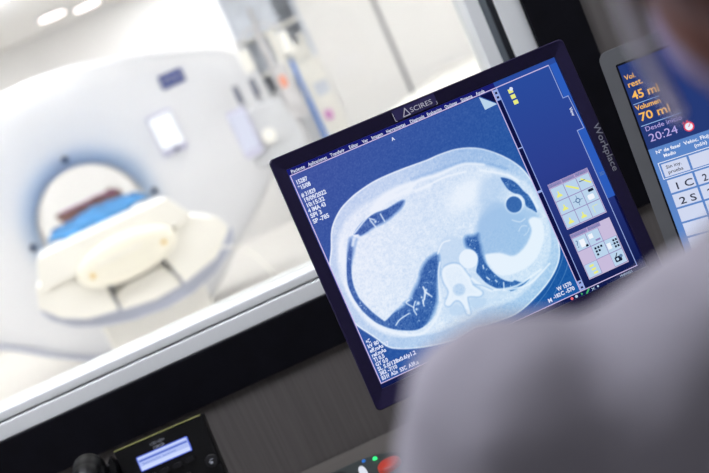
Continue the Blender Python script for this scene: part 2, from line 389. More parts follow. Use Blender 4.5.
# ---- patient table (same axis, reaching 2.15 m out of the bore)
tab = empty('patient_table', matrix=GM)
tag(tab, 'white patient table with a cream oval end cap, sliding into the CT scanner bore', 'patient table')
def slab_sec(wd, z, th, dish, n=16):
    top = [(wd*(2*i/n-1), z+dish*(2*i/n-1)**2) for i in range(n+1)]
    bot = [(wd*.96*(1-2*i/n), z-th+dish*.6*(2*i/n-1)**2) for i in range(n+1)]
    return top+bot
obj('tabletop', prism(BM(), slab_sec(.25, .985, .05, .05), -2.1, 1.3), table_white, tab, bevel=.006)
front = [(-.335, 1.045), (-.31, 1.056), (0, 1.055), (.345, 1.052), (.365, 1.045), (.428, .94), (.425, .925), (.36, .90), (.2, .905), (0, .905), (-.2, .90), (-.36, .90), (-.372, .915), (-.36, .985)]
obj('end_bolster', prism(BM(), [(x, z) for x, z in front], -2.17, -1.75), table_white, tab, bevel=.009, segs=3)
bm = BM(); n = 40
rings = [(1.0, -2.12), (1.0, -2.19), (.97, -2.205), (.86, -2.215), (.5, -2.22)]
vr = [[bm.verts.new((.06+.262*f*math.cos(2*math.pi*i/n), y, .875+.112*f*math.sin(2*math.pi*i/n))) for i in range(n)] for f, y in rings]
for a, b2 in zip(vr, vr[1:]):
    for i in range(n): bm.faces.new((a[i], a[(i+1)%n], b2[(i+1)%n], b2[i]))
bm.faces.new(vr[-1]); bm.faces.new(vr[0][::-1])
cap = obj('end_cap', bm, table_cream, tab, smooth=True)
obj('grip_slot', prism(BM(), rrect(-.09, .15, .895, .908, .006), -2.228, -2.21), table_white, cap, bevel=.002)
for x in (-.13, .25): obj('screw_cover', cyl(BM(), (x, -2.205, .862), (x, -2.222, .862), .014, n=16), mat('brass_cover', rgb(235, 205, 130), .5, noise=.05, nscale=20), cap)
obj('side_cushion', prism(BM(), [(-.40, .925), (-.22, .915), (-.21, .85), (-.10, .80), (-.095, .64), (-.25, .67), (-.36, .73), (-.435, .82)], -2.12, -1.5), table_white, tab, bevel=.008)
obj('side_cushion', prism(BM(), [(.215, .775), (.345, .90), (.42, .915), (.56, .84), (.585, .77), (.46, .66), (.26, .615), (.245, .69)], -2.12, -1.5), table_white, tab, bevel=.008)
obj('centre_cushion', prism(BM(), [(-.08, .715), (0, .74), (.16, .745), (.2, .745), (.235, .66), (.24, .61), (.09, .60), (-.08, .63)], -2.10, -1.5), table_white, tab, bevel=.015)
sk = [(-.445, .80), (-.415, .735), (-.33, .655), (-.2, .59), (-.05, .55), (.12, .53), (.28, .54), (.44, .59), (.57, .67), (.61, .75), (.57, .80), (.45, .72), (.3, .70), (-.3, .72), (-.40, .80)]
obj('skirt', prism(BM(), sk, -2.06, -1.42), table_grey, tab, bevel=.03, segs=4)
bm = BM(); box(bm, -.22, .36, -1.9, -.5, .02, .62); box(bm, -.28, .42, -2.0, -.4, 0, .05)
obj('pedestal', bm, table_white, tab, bevel=.03)
obj('hose', tube(BM(), spline([(.44, -2.13, .70), (.50, -2.2, .705), (.56, -2.22, .68), (.62, -2.2, .62), (.67, -2.2, .5), (.7, -2.2, .3), (.68, -1.9, .03)]), .005), table_white, tab, smooth=True)
# blue drape mound and brown cushion on the table inside the bore
bm = BM(); n, m_ = 28, 22
ctrl = [(-.30, .0), (-.24, .035), (-.17, .075), (-.09, .10), (.0, .118), (.10, .11), (.18, .085), (.25, .06), (.30, .03), (.34, .0)]
cxs = [c[0] for c in ctrl]; czs = [c[1] for c in ctrl]; grid = []
for j in range(m_+1):
    v = j/m_; env = math.sin(math.pi*min(1, max(0, v)))**.35 if 0 < v < 1 else 0
    row = []
    for i in range(n+1):
        x = -.30+.64*i/n; h = np.interp(x, cxs, czs)
        row.append(bm.verts.new((x, -1.2+1.5*v, 1.002+.05*min(1, abs(x)/.25)**2+env*(max(0, h*.85-.03*abs(x)/.3)+.006*math.sin(x*60+v*9)))))
    grid.append(row)
for j in range(m_):
    for i in range(n): bm.faces.new((grid[j][i], grid[j][i+1], grid[j+1][i+1], grid[j+1][i]))
ret = bmesh.ops.extrude_face_region(bm, geom=bm.faces[:])
bmesh.ops.translate(bm, verts=[v for v in ret['geom'] if isinstance(v, bmesh.types.BMVert)], vec=(0, 0, -.012))
dr = obj('blue_drape', bm, blue_cloth, None, smooth=True); dr.matrix_world = GM
tag(dr, 'bright blue drape heaped over the patient table inside the scanner bore', 'drape')
cu = empty('cushion', matrix=GM); tag(cu, 'brown vinyl cushion lying behind the blue drape in the scanner bore', 'cushion')
bm = BM(); prism(bm, [(-.205, 1.03), (-.25, 1.125), (-.1, 1.13), (.0, 1.115), (.06, 1.14), (.1, 1.12), (.2, 1.145), (.265, 1.10), (.265, 1.05)], .34, .52)
obj('cushion_body', bm, brown_mat, cu, bevel=.008)
obj('cushion_piping', tube(BM(), [(-.205, .335, 1.13), (.0, .335, 1.13), (.1, .335, 1.135), (.23, .335, 1.108)], .006, 6), pink_mat, cu)

# ================================================================ equipment at the right of the scanner room
inj = empty('contrast_injector', (-.28, 6.3, 0)); tag(inj, 'pale grey contrast injector on a wheeled stand with two upright syringes', 'injector')
obj('pole', cyl(BM(), (0, .1, .06), (0, .1, 1.05), .03), pale_grey, inj, smooth=True)
bm = BM()
for a in range(0, 360, 72): box(bm, -.001, .001, 0, .001, .06, .061); cyl(bm, (0, .1, .07), (.28*math.cos(R(a)), .1+.28*math.sin(R(a)), .05), .022, .015, 12)
obj('base', bm, pale_grey, inj)
for a in range(0, 360, 72): obj('castor', cyl(BM(), (.28*math.cos(R(a))-.012, .1+.28*math.sin(R(a)), .03), (.28*math.cos(R(a))+.012, .1+.28*math.sin(R(a)), .03), .03, n=16), mid_grey, inj)
hd = obj('injector_head', prism(BM(), [(-.10, .88), (.24, .86), (.26, 1.0), (.2, 1.25), (.06, 1.27), (-.1, 1.2)], .0, .25), pale_grey, inj, bevel=.02)
obj('knob', cyl(BM(), (.05, 0, 1.06), (.05, -.05, 1.06), .05, .045), table_white, hd, bevel=.006)
sc = obj('display', prism(BM(), rrect(-.14, -.015, .98, 1.30, .02), -.04, .02), MATS['pale_lilac_plastic'], inj, bevel=.005)
obj('display_screen', bx(-.13, -.03, -.043, -.039, 1.03, 1.27), scr_pale, sc)
syr_grey = mat('smoked_syringe', rgb(95, 100, 120), .3, noise=.1, nscale=30)
for x in (-.02, .095):
    s = obj('syringe', cyl(BM(), (x, .08, 1.27), (x, .08, 1.40), .022, .022, 20), pale_grey, inj, smooth=True)
    obj('plunger', cyl(BM(), (x, .06, 1.315), (x, .06, 1.43), .02, .017, 16), syr_grey, s)
iv = empty('infusion_pole', (-.03, 7.0, 0)); tag(iv, 'grey infusion pole with two glass bottles hanging from its hooks', 'infusion pole')
obj('pole', cyl(BM(), (0, 0, .05), (0, 0, 1.75), .028, .022), mid_grey, iv, smooth=True)
bm = BM()
for a in range(0, 360, 72): cyl(bm, (0, 0, .07), (.26*math.cos(R(a)), .26*math.sin(R(a)), .03), .02, .016, 10)
obj('base', bm, mid_grey, iv)
bm = BM(); tube(bm, spline([(-.16, 0, 1.72), (-.15, 0, 1.68), (-.08, 0, 1.74), (0, 0, 1.75), (.08, 0, 1.74), (.15, 0, 1.68), (.16, 0, 1.72)]), .008)
obj('hook', bm, mid_grey, iv, smooth=True)
obj('pump', bx(-.03, .09, -.09, -.02, 1.05, 1.45), mid_grey, iv, bevel=.015)
obj('pump_light', bx(.005, .05, -.095, -.089, 1.29, 1.37), glow('orange_indicator', 255, 170, 140, 1.1), iv)
for x, l in ((-.15, 'left'), (.15, 'right')):
    bt = empty('infusion_bottle', (-.03+x, 7.0, 0)); tag(bt, 'clear white infusion bottle on the %s hook of the infusion pole' % l, 'bottle')
    obj('bottle_body', cyl(BM(), (0, 0, 1.48), (0, 0, 1.64), .045, .04), table_white, bt, bevel=.01); obj('bottle_cap', cyl(BM(), (0, 0, 1.64), (0, 0, 1.675), .018), pale_grey, bt)
    obj('drip_tube', tube(BM(), spline([(0, 0, 1.48), (0, 0, 1.3), (-x*.3, -.03, 1.1), (-x*.8, -.03, .95)]), .004, 8), pale_grey, bt)

# medicine cabinet: tall open shelving against the partition
cbx = empty('medicine_cabinet', (0, 8.0, 0)); tag(cbx, 'tall blue-grey medical cabinet with white shelves and open front, left of the white sliding door', 'cabinet')
L_, R_ = -.22, .335
bm = BM(); box(bm, L_, L_+.02, 0, .25, 0, 2.25); box(bm, R_-.03, R_, 0, .25, 0, 2.25); box(bm, L_+.02, R_-.03, .23, .25, 0, 2.25); box(bm, L_+.02, R_-.03, 0, .23, 2.23, 2.25)
obj('carcass', bm, cab_grey, cbx)
for z in (.08, .62, .9, 1.42, 1.72): obj('shelf', bx(L_+.021, R_-.031, .005, .229, z, z+.025), table_white, cbx)
obj('upper_door', bx(L_, .16, -.02, -.002, 1.745, 2.25), cab_grey, cbx, bevel=.003)
obj('door_handle', bx(-.03, .0, -.04, -.02, 1.80, 1.96), mid_grey, cbx, bevel=.004)
obj('blue_rail', bx(.105, .14, -.03, -.002, .62, 1.45), blue_plastic, cbx, bevel=.005)
obj('upright', bx(.02, .10, -.02, -.002, 1.3, 1.72), table_white, cbx, bevel=.003)
def carton(x0, x1, z0, z1, m, lab, lid=None):
    t = empty('supply_box', ((x0+x1)/2, 8.12, z0)); tag(t, lab, 'box', 'supply boxes in the medical cabinet')
    h = (x1-x0)/2; obj('box_body', bx(-h, h, -.09, .09, 0, (z1-z0)*.82), m, t, bevel=.004)
    obj('lid', bx(-h-.002, h+.002, -.093, .093, (z1-z0)*.82, z1-z0), lid or m, t, bevel=.004)
carton(.145, .245, 1.446, 1.56, table_white, 'wide white box on the open middle shelf of the medical cabinet')
carton(.25, .30, 1.446, 1.62, table_white, 'narrow white box beside the wide white one in the medical cabinet')
obj('lower_door', bx(.143, .333, -.02, -.002, .62, 1.41), table_white, cbx, bevel=.003)
obj('lower_door', bx(-.218, .10, -.02, -.002, .08, 1.28), pale_grey, cbx, bevel=.003)
obj('inset_panel', bx(.20, .315, -.024, -.0201, 1.10, 1.21), cab_grey, cbx)
pk = obj('pink_card', bx(.19, .25, 7.968, 7.979, .90, .975), pink_mat, None, bevel=.002); tag(pk, 'small square pink card fixed to the white lower door of the medical cabinet', 'card')

# white sliding door wall to the right, with its dark joint
pw = empty('door_1', (0, 8.0, 0)); tag(pw, 'tall white sliding door leaves with a dark vertical joint, scanner room', kind='structure')
obj('door_leaf', bx(.34, .893, -.02, .04, 0, 2.4), scan_wall, pw, bevel=.003)
obj('door_leaf', bx(.929, 2.3, -.02, .04, 0, 2.4), scan_wall, pw, bevel=.003)
obj('joint_profile', bx(.894, .928, .005, .06, 0, 2.4), mat('joint_grey', rgb(150, 152, 158), .5, noise=.1, nscale=10, stretch=(20, 20, .4)), pw)
# trolley
gu = empty('patient_trolley', (1.02, 6.55, 0), R(-21)); tag(gu, 'white padded patient trolley standing at an angle in front of the sliding door', 'trolley')
obj('mattress', bx(-.33, .33, -1.25, 1.3, .82, .9), table_white, gu, bevel=.035, segs=5)
obj('bed_frame', bx(-.31, .31, -1.2, 1.25, .70, .80), cab_grey, gu, bevel=.01)
for x in (-.26, .26):
    for y in (-1.05, 1.05):
        lg = obj('leg', cyl(BM(), (x, y, .12), (x, y, .70), .022), mid_grey, gu, smooth=True)
        obj('castor', cyl(BM(), (x-.015, y, .06), (x+.015, y, .06), .06), dark_navy, lg)

# ================================================================ MONITOR
MP = Vector((.14159, 1.21703, 1.09356))
MR = Matrix(((0.98982654, -0.14157948, 0.01409493), (0.13643878, 0.97261739, 0.18814851), (-0.04034694, -0.1843113, 0.98203944)))
mon = empty('computer_monitor', matrix=Matrix.Translation(MP) @ MR.to_4x4())
tag(mon, 'black desktop monitor with a painted purple veil showing a blue and white body scan slice', 'monitor')
OX0, OX1, OZ0, OZ1 = -.2055, .2065, -.1695, .1665
SXa, SXb, SZa, SZb = -.1888, .1888, -.1465, .1480
bm = BM()
o = rrect(OX0, OX1, OZ0, OZ1, .006, 5); ii = rrect(SXa, SXb, SZa, SZb, .0006, 5)
def loop(pts, y): return [bm.verts.new((x, y, z)) for x, z in pts]
A, B_, Cc, D = loop([(x*.985, z*.985) for x, z in o], .03), loop(o, -.0055), loop([(x*.9935, z*.9925) for x, z in o], -.007), loop(ii, -.0035)
E_ = loop(ii, .002)
n = len(o)
for P_, Q_ in ((A, B_), (B_, Cc), (Cc, D), (D, E_)):
    for i in range(n): bm.faces.new((P_[i], P_[(i+1) % n], Q_[(i+1) % n], Q_[i]))
obj('bezel', bm, bezel_mat, mon)
bm = BM()
vr = [[bm.verts.new((x*s, y, z*s)) for x, z in o] for s, y in ((.98, .0299), (.96, .036), (.8, .055), (.6, .062))]
for P_, Q_ in zip(vr, vr[1:]):
    for i in range(n): bm.faces.new((P_[i], P_[(i+1) % n], Q_[(i+1) % n], Q_[i]))
bm.faces.new(vr[-1]); bm.faces.new(vr[0][::-1])
obj('rear_housing', bm, bezel_back, mon)
# stand: arm behind the housing, column and foot on the desk (in the monitor's frame, reaching z = -.37)
MMAT = Matrix.Translation(MP) @ MR.to_4x4()
def level(o, parent_matrix, loc, rz=0):
    """a part that stands level on the desk although its parent is tilted"""
    o.matrix_local = parent_matrix.inverted() @ Matrix.Translation(loc) @ Matrix.Rotation(rz, 4, 'Z'); return o
obj('stand_hinge', bx(-.04, .04, .055, .085, -.06, .06), bezel_back, mon, bevel=.006)
level(obj('stand_column', bx(-.035, .035, -.012, .012, .0, .36), bezel_back, mon, bevel=.005), MMAT, (.125, 1.325, .7445), R(8))
level(obj('stand_foot', prismz(BM(), rrect(-.13, .13, -.11, .09, .04), 0, .014), bezel_back, mon, bevel=.004), MMAT, (.125, 1.31, .7305), R(8))

# ---- the screen
UI_T, UI_B = rgb(52, 66, 156), rgb(28, 78, 165)
def ramp_mat(name, c0, c1, c2=None):
    """picture on the panel: colour drifts down the user interface as displayed"""
    m = bpy.data.materials.new(name); m.use_nodes = True; nt = m.node_tree; nt.nodes.clear()
    e = nt.nodes.new('ShaderNodeEmission'); oo = nt.nodes.new('ShaderNodeOutputMaterial'); tc = nt.nodes.new('ShaderNodeTexCoord')
    s = nt.nodes.new('ShaderNodeSeparateXYZ'); mr = nt.nodes.new('ShaderNodeMapRange'); r = nt.nodes.new('ShaderNodeValToRGB')
    mr.inputs['From Min'].default_value = -.147; mr.inputs['From Max'].default_value = .148
    r.color_ramp.elements[0].color = c0; r.color_ramp.elements[1].color = c1
    if c2: k = r.color_ramp.elements.new(.55); k.color = c2
    nt.links.new(tc.outputs['Object'], s.inputs[0]); nt.links.new(s.outputs['Z'], mr.inputs['Value']); nt.links.new(mr.outputs[0], r.inputs[0])
    nt.links.new(r.outputs[0], e.inputs[0]); nt.links.new(e.outputs[0], oo.inputs[0]); return m
scr_bg = ramp_mat('interface_background', rgb(16, 26, 74), rgb(42, 76, 158), rgb(44, 62, 142))
tab_blue = glow('interface_tab_blue', 44, 92, 188); dark_blue = glow('interface_dark_blue', 14, 18, 66); menu_blue = glow('interface_menu_blue', 26, 30, 110)
line_lilac = glow('interface_line_lilac', 205, 190, 232); line_pale = glow('interface_line_pale', 150, 170, 228); txt_white = glow('interface_text', 222, 228, 250)
pan_lilac = glow('interface_panel_lilac', 200, 188, 220); pan_mid = glow('interface_panel_shade', 150, 136, 188); icon_pale = glow('interface_icon_pale', 186, 212, 236)
icon_yellow = glow('interface_icon_yellow', 232, 236, 130); icon_dark = glow('interface_icon_dark', 20, 32, 60); icon_grey = glow('interface_icon_grey', 100, 130, 170); icon_white = glow('interface_icon_white', 240, 244, 252)
icon_red = glow('interface_icon_red', 240, 110, 120); icon_green = glow('interface_icon_green', 70, 175, 110)
screen = raw('screen', quad(BM(), SXa, SXb, SZa, SZb, .0), scr_bg, mon)
bm = BM(); quad(bm, SXa, .1, .1385, SZb, -.0002, 0); quad(bm, .1865, SXb, SZa, -.0465, -.0002, 1)
quad(bm, .178, .1886, -.0465, .049, -.0002, 2); quad(bm, .179, .1886, .095, .141, -.0002, 2); quad(bm, .0955, .1005, -.128, .1240, -.0002, 1)
quad(bm, .187, .1886, .049, .095, -.0002, 2)
raw('interface_areas', bm, [menu_blue, dark_blue, tab_blue], screen)
VX0, VX1, VZ0, VZ1 = -.1865, .0943, -.1402, .1392
# ---- the CT slice: a fine grid of picture cells coloured by the slice's anatomy
st = .0009
nx, nz = int((VX1-VX0)/st)+1, int((VZ1-VZ0)/st)+1
gx = np.linspace(VX0, VX1, nx); gz = np.linspace(VZ0, VZ1, nz)
PX, PZ = np.meshgrid(gx*1000, gz*1000)
def sdf(poly):
    P = np.array([(p.x, p.y) for p in spline([(a, b, 0) for a, b in poly], 4, True)])
    d = np.full(PX.shape, 1e9); ins = np.zeros(PX.shape, bool)
    for (xa, za), (xb, zb) in zip(P, np.roll(P, -1, 0)):
        ex, ez = xb-xa, zb-za; L2 = ex*ex+ez*ez+1e-9
        t = np.clip(((PX-xa)*ex+(PZ-za)*ez)/L2, 0, 1)
        d = np.minimum(d, np.hypot(PX-xa-t*ex, PZ-za-t*ez))
        c = (za > PZ) != (zb > PZ)
        with np.errstate(divide='ignore', invalid='ignore'): xi = (xb-xa)*(PZ-za)/(zb-za if zb != za else 1e-9)+xa
        ins ^= c & (PX < xi)
    return np.where(ins, -d, d)
def sm(d, wd): return np.clip(.5-d/wd, 0, 1)
def polyline(pts):
    d = np.full(PX.shape, 1e9)
    P = [(p.x, p.y) for p in spline([(a, b, 0) for a, b in pts], 4)] if len(pts) > 2 else pts
    for (xa, za), (xb, zb) in zip(P, P[1:]):
        ex, ez = xb-xa, zb-za; t = np.clip(((PX-xa)*ex+(PZ-za)*ez)/(ex*ex+ez*ez+1e-9), 0, 1)
        d = np.minimum(d, np.hypot(PX-xa-t*ex, PZ-za-t*ez))
    return d
rng = np.random.default_rng(7)
def noise(sc):
    h, w_ = int(nz/sc)+3, int(nx/sc)+3; g = rng.normal(size=(h, w_))
    yi = np.arange(nz)/sc; xi = np.arange(nx)/sc; y0 = yi.astype(int); x0 = xi.astype(int); fy = (yi-y0)[:, None]; fx = (xi-x0)[None, :]
    return (g[y0][:, x0]*(1-fy)*(1-fx)+g[y0+1][:, x0]*fy*(1-fx)+g[y0][:, x0+1]*(1-fy)*fx+g[y0+1][:, x0+1]*fy*fx)
CT= {'body': [(-177.6, 35.4),(-166.1, 59.1),(-148.7, 75.7),(-130.8, 84.3),(-114.4, 89.1),(-90.2, 93.0),(-56.6, 93.2),(-21.3, 91.3),(-2.7, 91.4),(22.6, 88.8),(47.7, 79.0),(69.2, 61.6),(85.6, 40.8),(93.4, 20.7),(100.2, -15.6),(96.9, -44.9),(96.1, -65.4),(89.0, -87.1),(76.3, -102.1),(57.6, -114.5),(36.8, -123.7),(15.7, -130.6),(-3.7, -132.7),(-38.9, -129.0),(-51.4, -126.7),(-77.9, -130.0),(-88.0, -128.9),(-108.7, -124.9),(-134.2, -117.4),(-154.3, -108.3),(-163.1, -100.5),(-169.9, -88.4),(-176.9, -77.3),(-184.1, -66.1),(-191.8, -50.1),(-195.7, -28.1),(-193.6, -4.9),(-188.0, 17.0)], 'lungA': [(-143.1, 42.7),(-126.7, 52.1),(-108.9, 55.5),(-92.9, 54.7),(-79.9, 56.3),(-69.4, 56.8),(-68.5, 53.4),(-75.3, 48.2),(-87.7, 43.4),(-101.4, 40.2),(-116.1, 39.5),(-134.7, 36.4),(-138.4, 39.5)], 'lungR': [(-146.9, 38.6),(-151.4, 37.5),(-161.4, 21.8),(-169.3, 5.3),(-175.4, -12.0),(-176.2, -27.6),(-173.8, -42.7),(-170.4, -53.3),(-161.7, -70.1),(-147.7, -84.3),(-131.6, -93.9),(-117.5, -98.8),(-104.2, -96.7),(-92.8, -89.7),(-84.9, -81.1),(-80.1, -75.2),(-70.2, -54.7),(-59.4, -35.2),(-56.1, -22.4),(-68.5, -23.1),(-79.1, -28.6),(-86.4, -35.5),(-91.4, -42.9),(-104.3, -53.3),(-111.5, -60.2),(-120.6, -62.2),(-120.1, -63.5),(-129.2, -65.5),(-138.2, -67.5),(-150.4, -72.1),(-153.9, -68.6),(-161.2, -55.3),(-166.9, -40.8),(-169.5, -30.6),(-168.7, -13.0),(-163.7, 2.9),(-154.6, 18.9),(-143.8, 34.2),(-144.1, 33.5),(-146.9, 38.7)], 'lungB': [(58.7, 33.4),(68.5, 26.8),(75.0, 17.8),(79.6, 4.6),(84.0, -4.5),(84.1, -25.2),(79.1, -19.9),(73.9, -12.6),(75.3, -4.9),(72.7, 3.4),(66.4, 8.2),(61.2, 15.5),(59.0, 24.6)], 'lungL': [(-16.8, -19.2),(-11.8, -17.3),(-4.4, -19.5),(2.5, -20.4),(0.7, -26.7),(-1.3, -38.1),(-3.3, -49.5),(-3.7, -59.5),(0.4, -73.5),(7.5, -85.7),(16.9, -92.9),(21.3, -92.8),(29.1, -98.8),(39.8, -98.8),(27.2, -103.1),(12.2, -103.6),(8.9, -101.2),(-4.2, -92.8),(-13.7, -81.5),(-18.6, -69.2),(-19.8, -62.6),(-13.4, -53.2),(-11.3, -43.9),(-14.2, -36.6),(-18.9, -28.4)], 'vert': [(-60.5, -46.8),(-54.0, -41.6),(-43.8, -42.0),(-35.9, -47.5),(-32.7, -59.0),(-30.7, -66.0),(-31.0, -67.9),(-31.0, -77.1),(-24.0, -89.3),(-29.4, -92.0),(-41.2, -86.7),(-45.2, -90.0),(-48.6, -106.7),(-52.1, -105.2),(-51.7, -95.2),(-54.3, -87.1),(-60.3, -84.4),(-69.0, -87.6),(-72.2, -83.2),(-62.2, -72.4),(-62.9, -58.0)], 'spleen': [(-1.7, -48.3),(16.9, -53.5),(33.0, -64.6),(52.6, -58.8),(67.6, -44.8),(69.5, -31.2),(78.6, -30.2),(84.8, -39.9),(77.1, -61.2),(55.4, -80.5),(28.0, -84.9),(5.6, -78.4),(-0.8, -60.1)], 'stomach': [(2.4, -20.7),(13.7, -5.2),(41.1, -0.6),(68.3, -24.6),(70.2, -31.5),(68.3, -45.1),(52.6, -58.8),(33.0, -64.6),(16.9, -53.5),(-1.7, -48.3)], 'midline': [(-43.0, -7.9),(-23.8, -16.2),(-22.2, -31.1),(-31.6, -47.3),(-57.5, -40.1),(-56.3, -28.4)], 'lobe': [(-19.5, 41.7),(4.2, 47.9),(28.4, 45.8),(44.5, 34.9),(45.4, 18.1),(25.0, 10.4),(-2.8, 14.1),(-22.2, 26.5)]}
RIB= [[(-101.1, 59.3),(-84.6, 64.3),(-68.1, 64.4),(-55.4, 65.0), 4.0], [(-49.2, 60.4),(-30.5, 60.6), 2.5], [(-142.1, 42.7),(-119.7, 54.1),(-101.1, 59.3), 1.2], [(-161.8, 30.0),(-171.5, 10.3), 2], [(-178.0, -8.9),(-177.7, -31.0),(-174.6, -46.9), 1.5], [(-170.0, -61.4),(-157.9, -79.8),(-133.7, -98.6),(-112.2, -105.2),(-91.7, -96.2),(-77.2, -82.5), 1.5], [(37.7, 52.1),(54.2, 42.1),(70.2, 30.6),(78.0, 19.7), 1.6], [(84.3, -1.5),(87.4, -20.4), 1.6], [(-55.8, -22.6),(-45.2, -13.0),(-35.0, -13.3), 1], [(-77.0, -76.5),(-65.6, -46.6),(-57.8, -33.8), 1.2], [(-28.8, -68.8),(-20.5, -82.6),(-12.3, -92.3), 1.8], [(-9.4, -92.9),(21.0, -100.2),(57.8, -93.9), 1.3], [(2.8, -98.3),(35.9, -104.7),(71.7, -91.7), 1.3]]
VES= [[(-90.0, -53.6),(-90.6, -59.4),(-98.3, -72.0)], [(-90.6, -59.4),(-86.9, -65.0)], [(-106.6, -65.5),(-112.1, -73.1),(-111.7, -81.3)], [(-111.4, -71.4),(-117.6, -62.6),(-112.7, -60.8)], [(-140.8, -82.4),(-132.7, -78.0),(-119.5, -75.9)], [(-97.3, -67.6),(-98.6, -75.1)], [(-90.1, -53.0),(-89.3, -60.4),(-84.7, -68.5)], [(-89.3, -60.4),(-94.8, -68.0)], [(-117.5, 52.2),(-112.3, 47.9)], [(-102.4, 51.7),(-101.1, 41.1)], [(-117.4, 50.1),(-114.3, 38.7)], [(-10.6, -74.8),(-8.3, -78.8)], [(6.8, -89.5),(3.5, -98.2)], [(-8.8, -59.3),(-9.5, -63.0)], [(-1.7, -82.8),(-0.7, -85.2)]]

RIB += [[(-110, 60), (-92, 69), (-70, 72), (-50, 71), 3.5], [(-55, 66), (-40, 71), (-15, 68), (20, 68), (45, 57), 2.2], [(-35, 60), (-10, 62), (20, 58), 1.2], [(-172, 18), (-166, 32), (-158, 42), 2.0], [(-150, 30), (-146, 36), 2.4]]
V = np.zeros(PX.shape)                      # 0 air .. 1 white
V += .03+.03*noise(1.3)
B = sdf(CT['body']); inb = sm(B, 1.2)
fat = .69+.0*PX
# the body wall: skin line, fat, muscle shell, inner organs
wall = sdf([(-171, 30), (-160, 49), (-144, 62), (-125, 69), (-104, 72), (-80, 74), (-50, 73), (-20, 71), (5, 69), (25, 66), (45, 56), (62, 43), (78, 27), (88, 8), (92, -18), (91, -45), (84, -66), (72, -84), (55, -97), (38, -106), (15, -113), (-10, -112), (-35, -108), (-50, -112), (-70, -112), (-95, -111), (-120, -105), (-145, -95), (-162, -80), (-173, -60), (-179, -35), (-180, -8), (-176, 15)])
fat_top = np.clip((PZ-20)/60, 0, 1)*np.clip((PX+60)/120, 0, 1)
bodyv = .75-.17*fat_top-.06*np.clip((-PZ-60)/70, 0, 1)+.035*noise(1.3)+.02*noise(3)
inner = .86+.035*noise(1.4)+.02*noise(4)+.06*np.clip((-PX-40)/110, 0, 1)
bodyv = bodyv*(1-sm(wall, 6))+inner*sm(wall, 6)
V = V*(1-inb)+bodyv*inb
V += .24*np.exp(-(np.abs(B+.7)/1.0)**2)      # bright skin line
def lay(mask, val): 
    global V
    V = V*(1-mask)+val*mask
lay(np.exp(-(((PX-8)*.97+(PZ-31)*.25)**2/31**2+((PZ-31)*.97-(PX-8)*.25)**2/16**2)**1.6)*.97, .97+.02*noise(1.5))   # bright lobe of the heart/liver
lay(sm(sdf(CT['stomach']), 7)*.9, .62+.02*noise(1.5))
lay(sm(sdf([(2, -20), (14, 0), (35, 10), (52, 2), (70, -12), (84, -28), (80, -34), (68, -28), (40, -24)]), 8)*.8, .64)
lay(sm(sdf([(30, 36), (52, 40), (64, 28), (54, 12), (36, 8), (22, 2), (18, 12)]), 12)*.55, .68)
lay(sm(sdf(CT['spleen']), 3), .97)
lay(sm(sdf([(-57.5, -40), (-58, -28), (-44, -8), (-22, -15), (-20, -30), (-30, -47), (-45, -42)]), 4)*.6, .76)
lay(sm(sdf([(-62, -45), (-66, -75), (-80, -98), (-50, -112), (-25, -108), (8, -104), (-8, -90), (-20, -75), (-30, -60)]), 6)*.5, .82)
lungtex = .12+.07*noise(1.3)+.03*noise(4)
for k_, wd in (('lungA', 1.6), ('lungR', 2.2), ('lungB', 1.4), ('lungL', 1.8)):
    d_ = sdf(CT[k_])
    if k_ == 'lungR': soft = np.clip((PZ-(-.95*(PX+165)-45))/22, 0, 1)*np.clip((PX+165)/15, 0, 1); wd = 1.6+5.0*soft
    if k_ == 'lungL': soft = np.clip((PZ+PX*.55+66)/14, 0, 1); wd = 1.6+5.0*soft
    if k_ == 'lungA': soft = np.clip((50-PZ+(PX+105)*.35)/8, 0, 1); wd = 1.4+3.5*soft
    m = sm(d_, wd); lay(m, lungtex)
# the soft domes of liver and spleen fading into the lung
lay(sm(np.hypot(PX-60.4, PZ+4.8)-10.3, 1.5), .12+.02*noise(2)); V += .10*np.exp(-((np.hypot(PX-60.4, PZ+4.8)-11.7)/1.1)**2)
lay(sm(np.hypot(PX+22.4, PZ+44.1)-12, 1.6), .97)
lay(sm(sdf(CT['vert']), 2), .97); lay(sm(sdf(CT['vert'])+3.0, 4)*.4, .88+.03*noise(1.5)); V -= .12*np.exp(-((sdf(CT['vert'])-1.6)/1.1)**2)
cn = np.hypot(PX+49.3, (PZ+74.5)*1.05); lay(sm(cn-7.0, 1.5), .76+.03*noise(1.3)); V -= .10*np.exp(-((cn-7.8)/.8)**2)*(cn > 0)
lay(sm(sdf([(-70, -92), (-60, -90), (-53, -98), (-51, -104), (-62, -104), (-72, -99)]), 3)*.5, .72); lay(sm(sdf([(-43, -92), (-30, -95), (-22, -100), (-30, -106), (-42, -104)]), 3)*.5, .72)
for r_ in RIB: lay(np.exp(-(polyline(r_[:-1])/(r_[-1]*1.05))**2)*.85, .98)
for r_ in ([(-60, 84), (-20, 83), (15, 78), (40, 68)],): pass
for v_ in VES: lay(np.exp(-(polyline(v_)/.85)**2)*.9, .95)
for (x_, z_, r__) in ((-112, 45.5, 1.6), (-88, -58, 1.5), (-97, -64, 1.2), (-104, -69, 2.2), (-109, -75, 1.5)): lay(np.exp(-(np.hypot(PX-x_, PZ-z_)/r__)**2), .95)
lungmask = np.zeros(PX.shape)
for k_ in ('lungA', 'lungR', 'lungB', 'lungL'): lungmask = np.maximum(lungmask, sm(sdf(CT[k_])+2, 2))
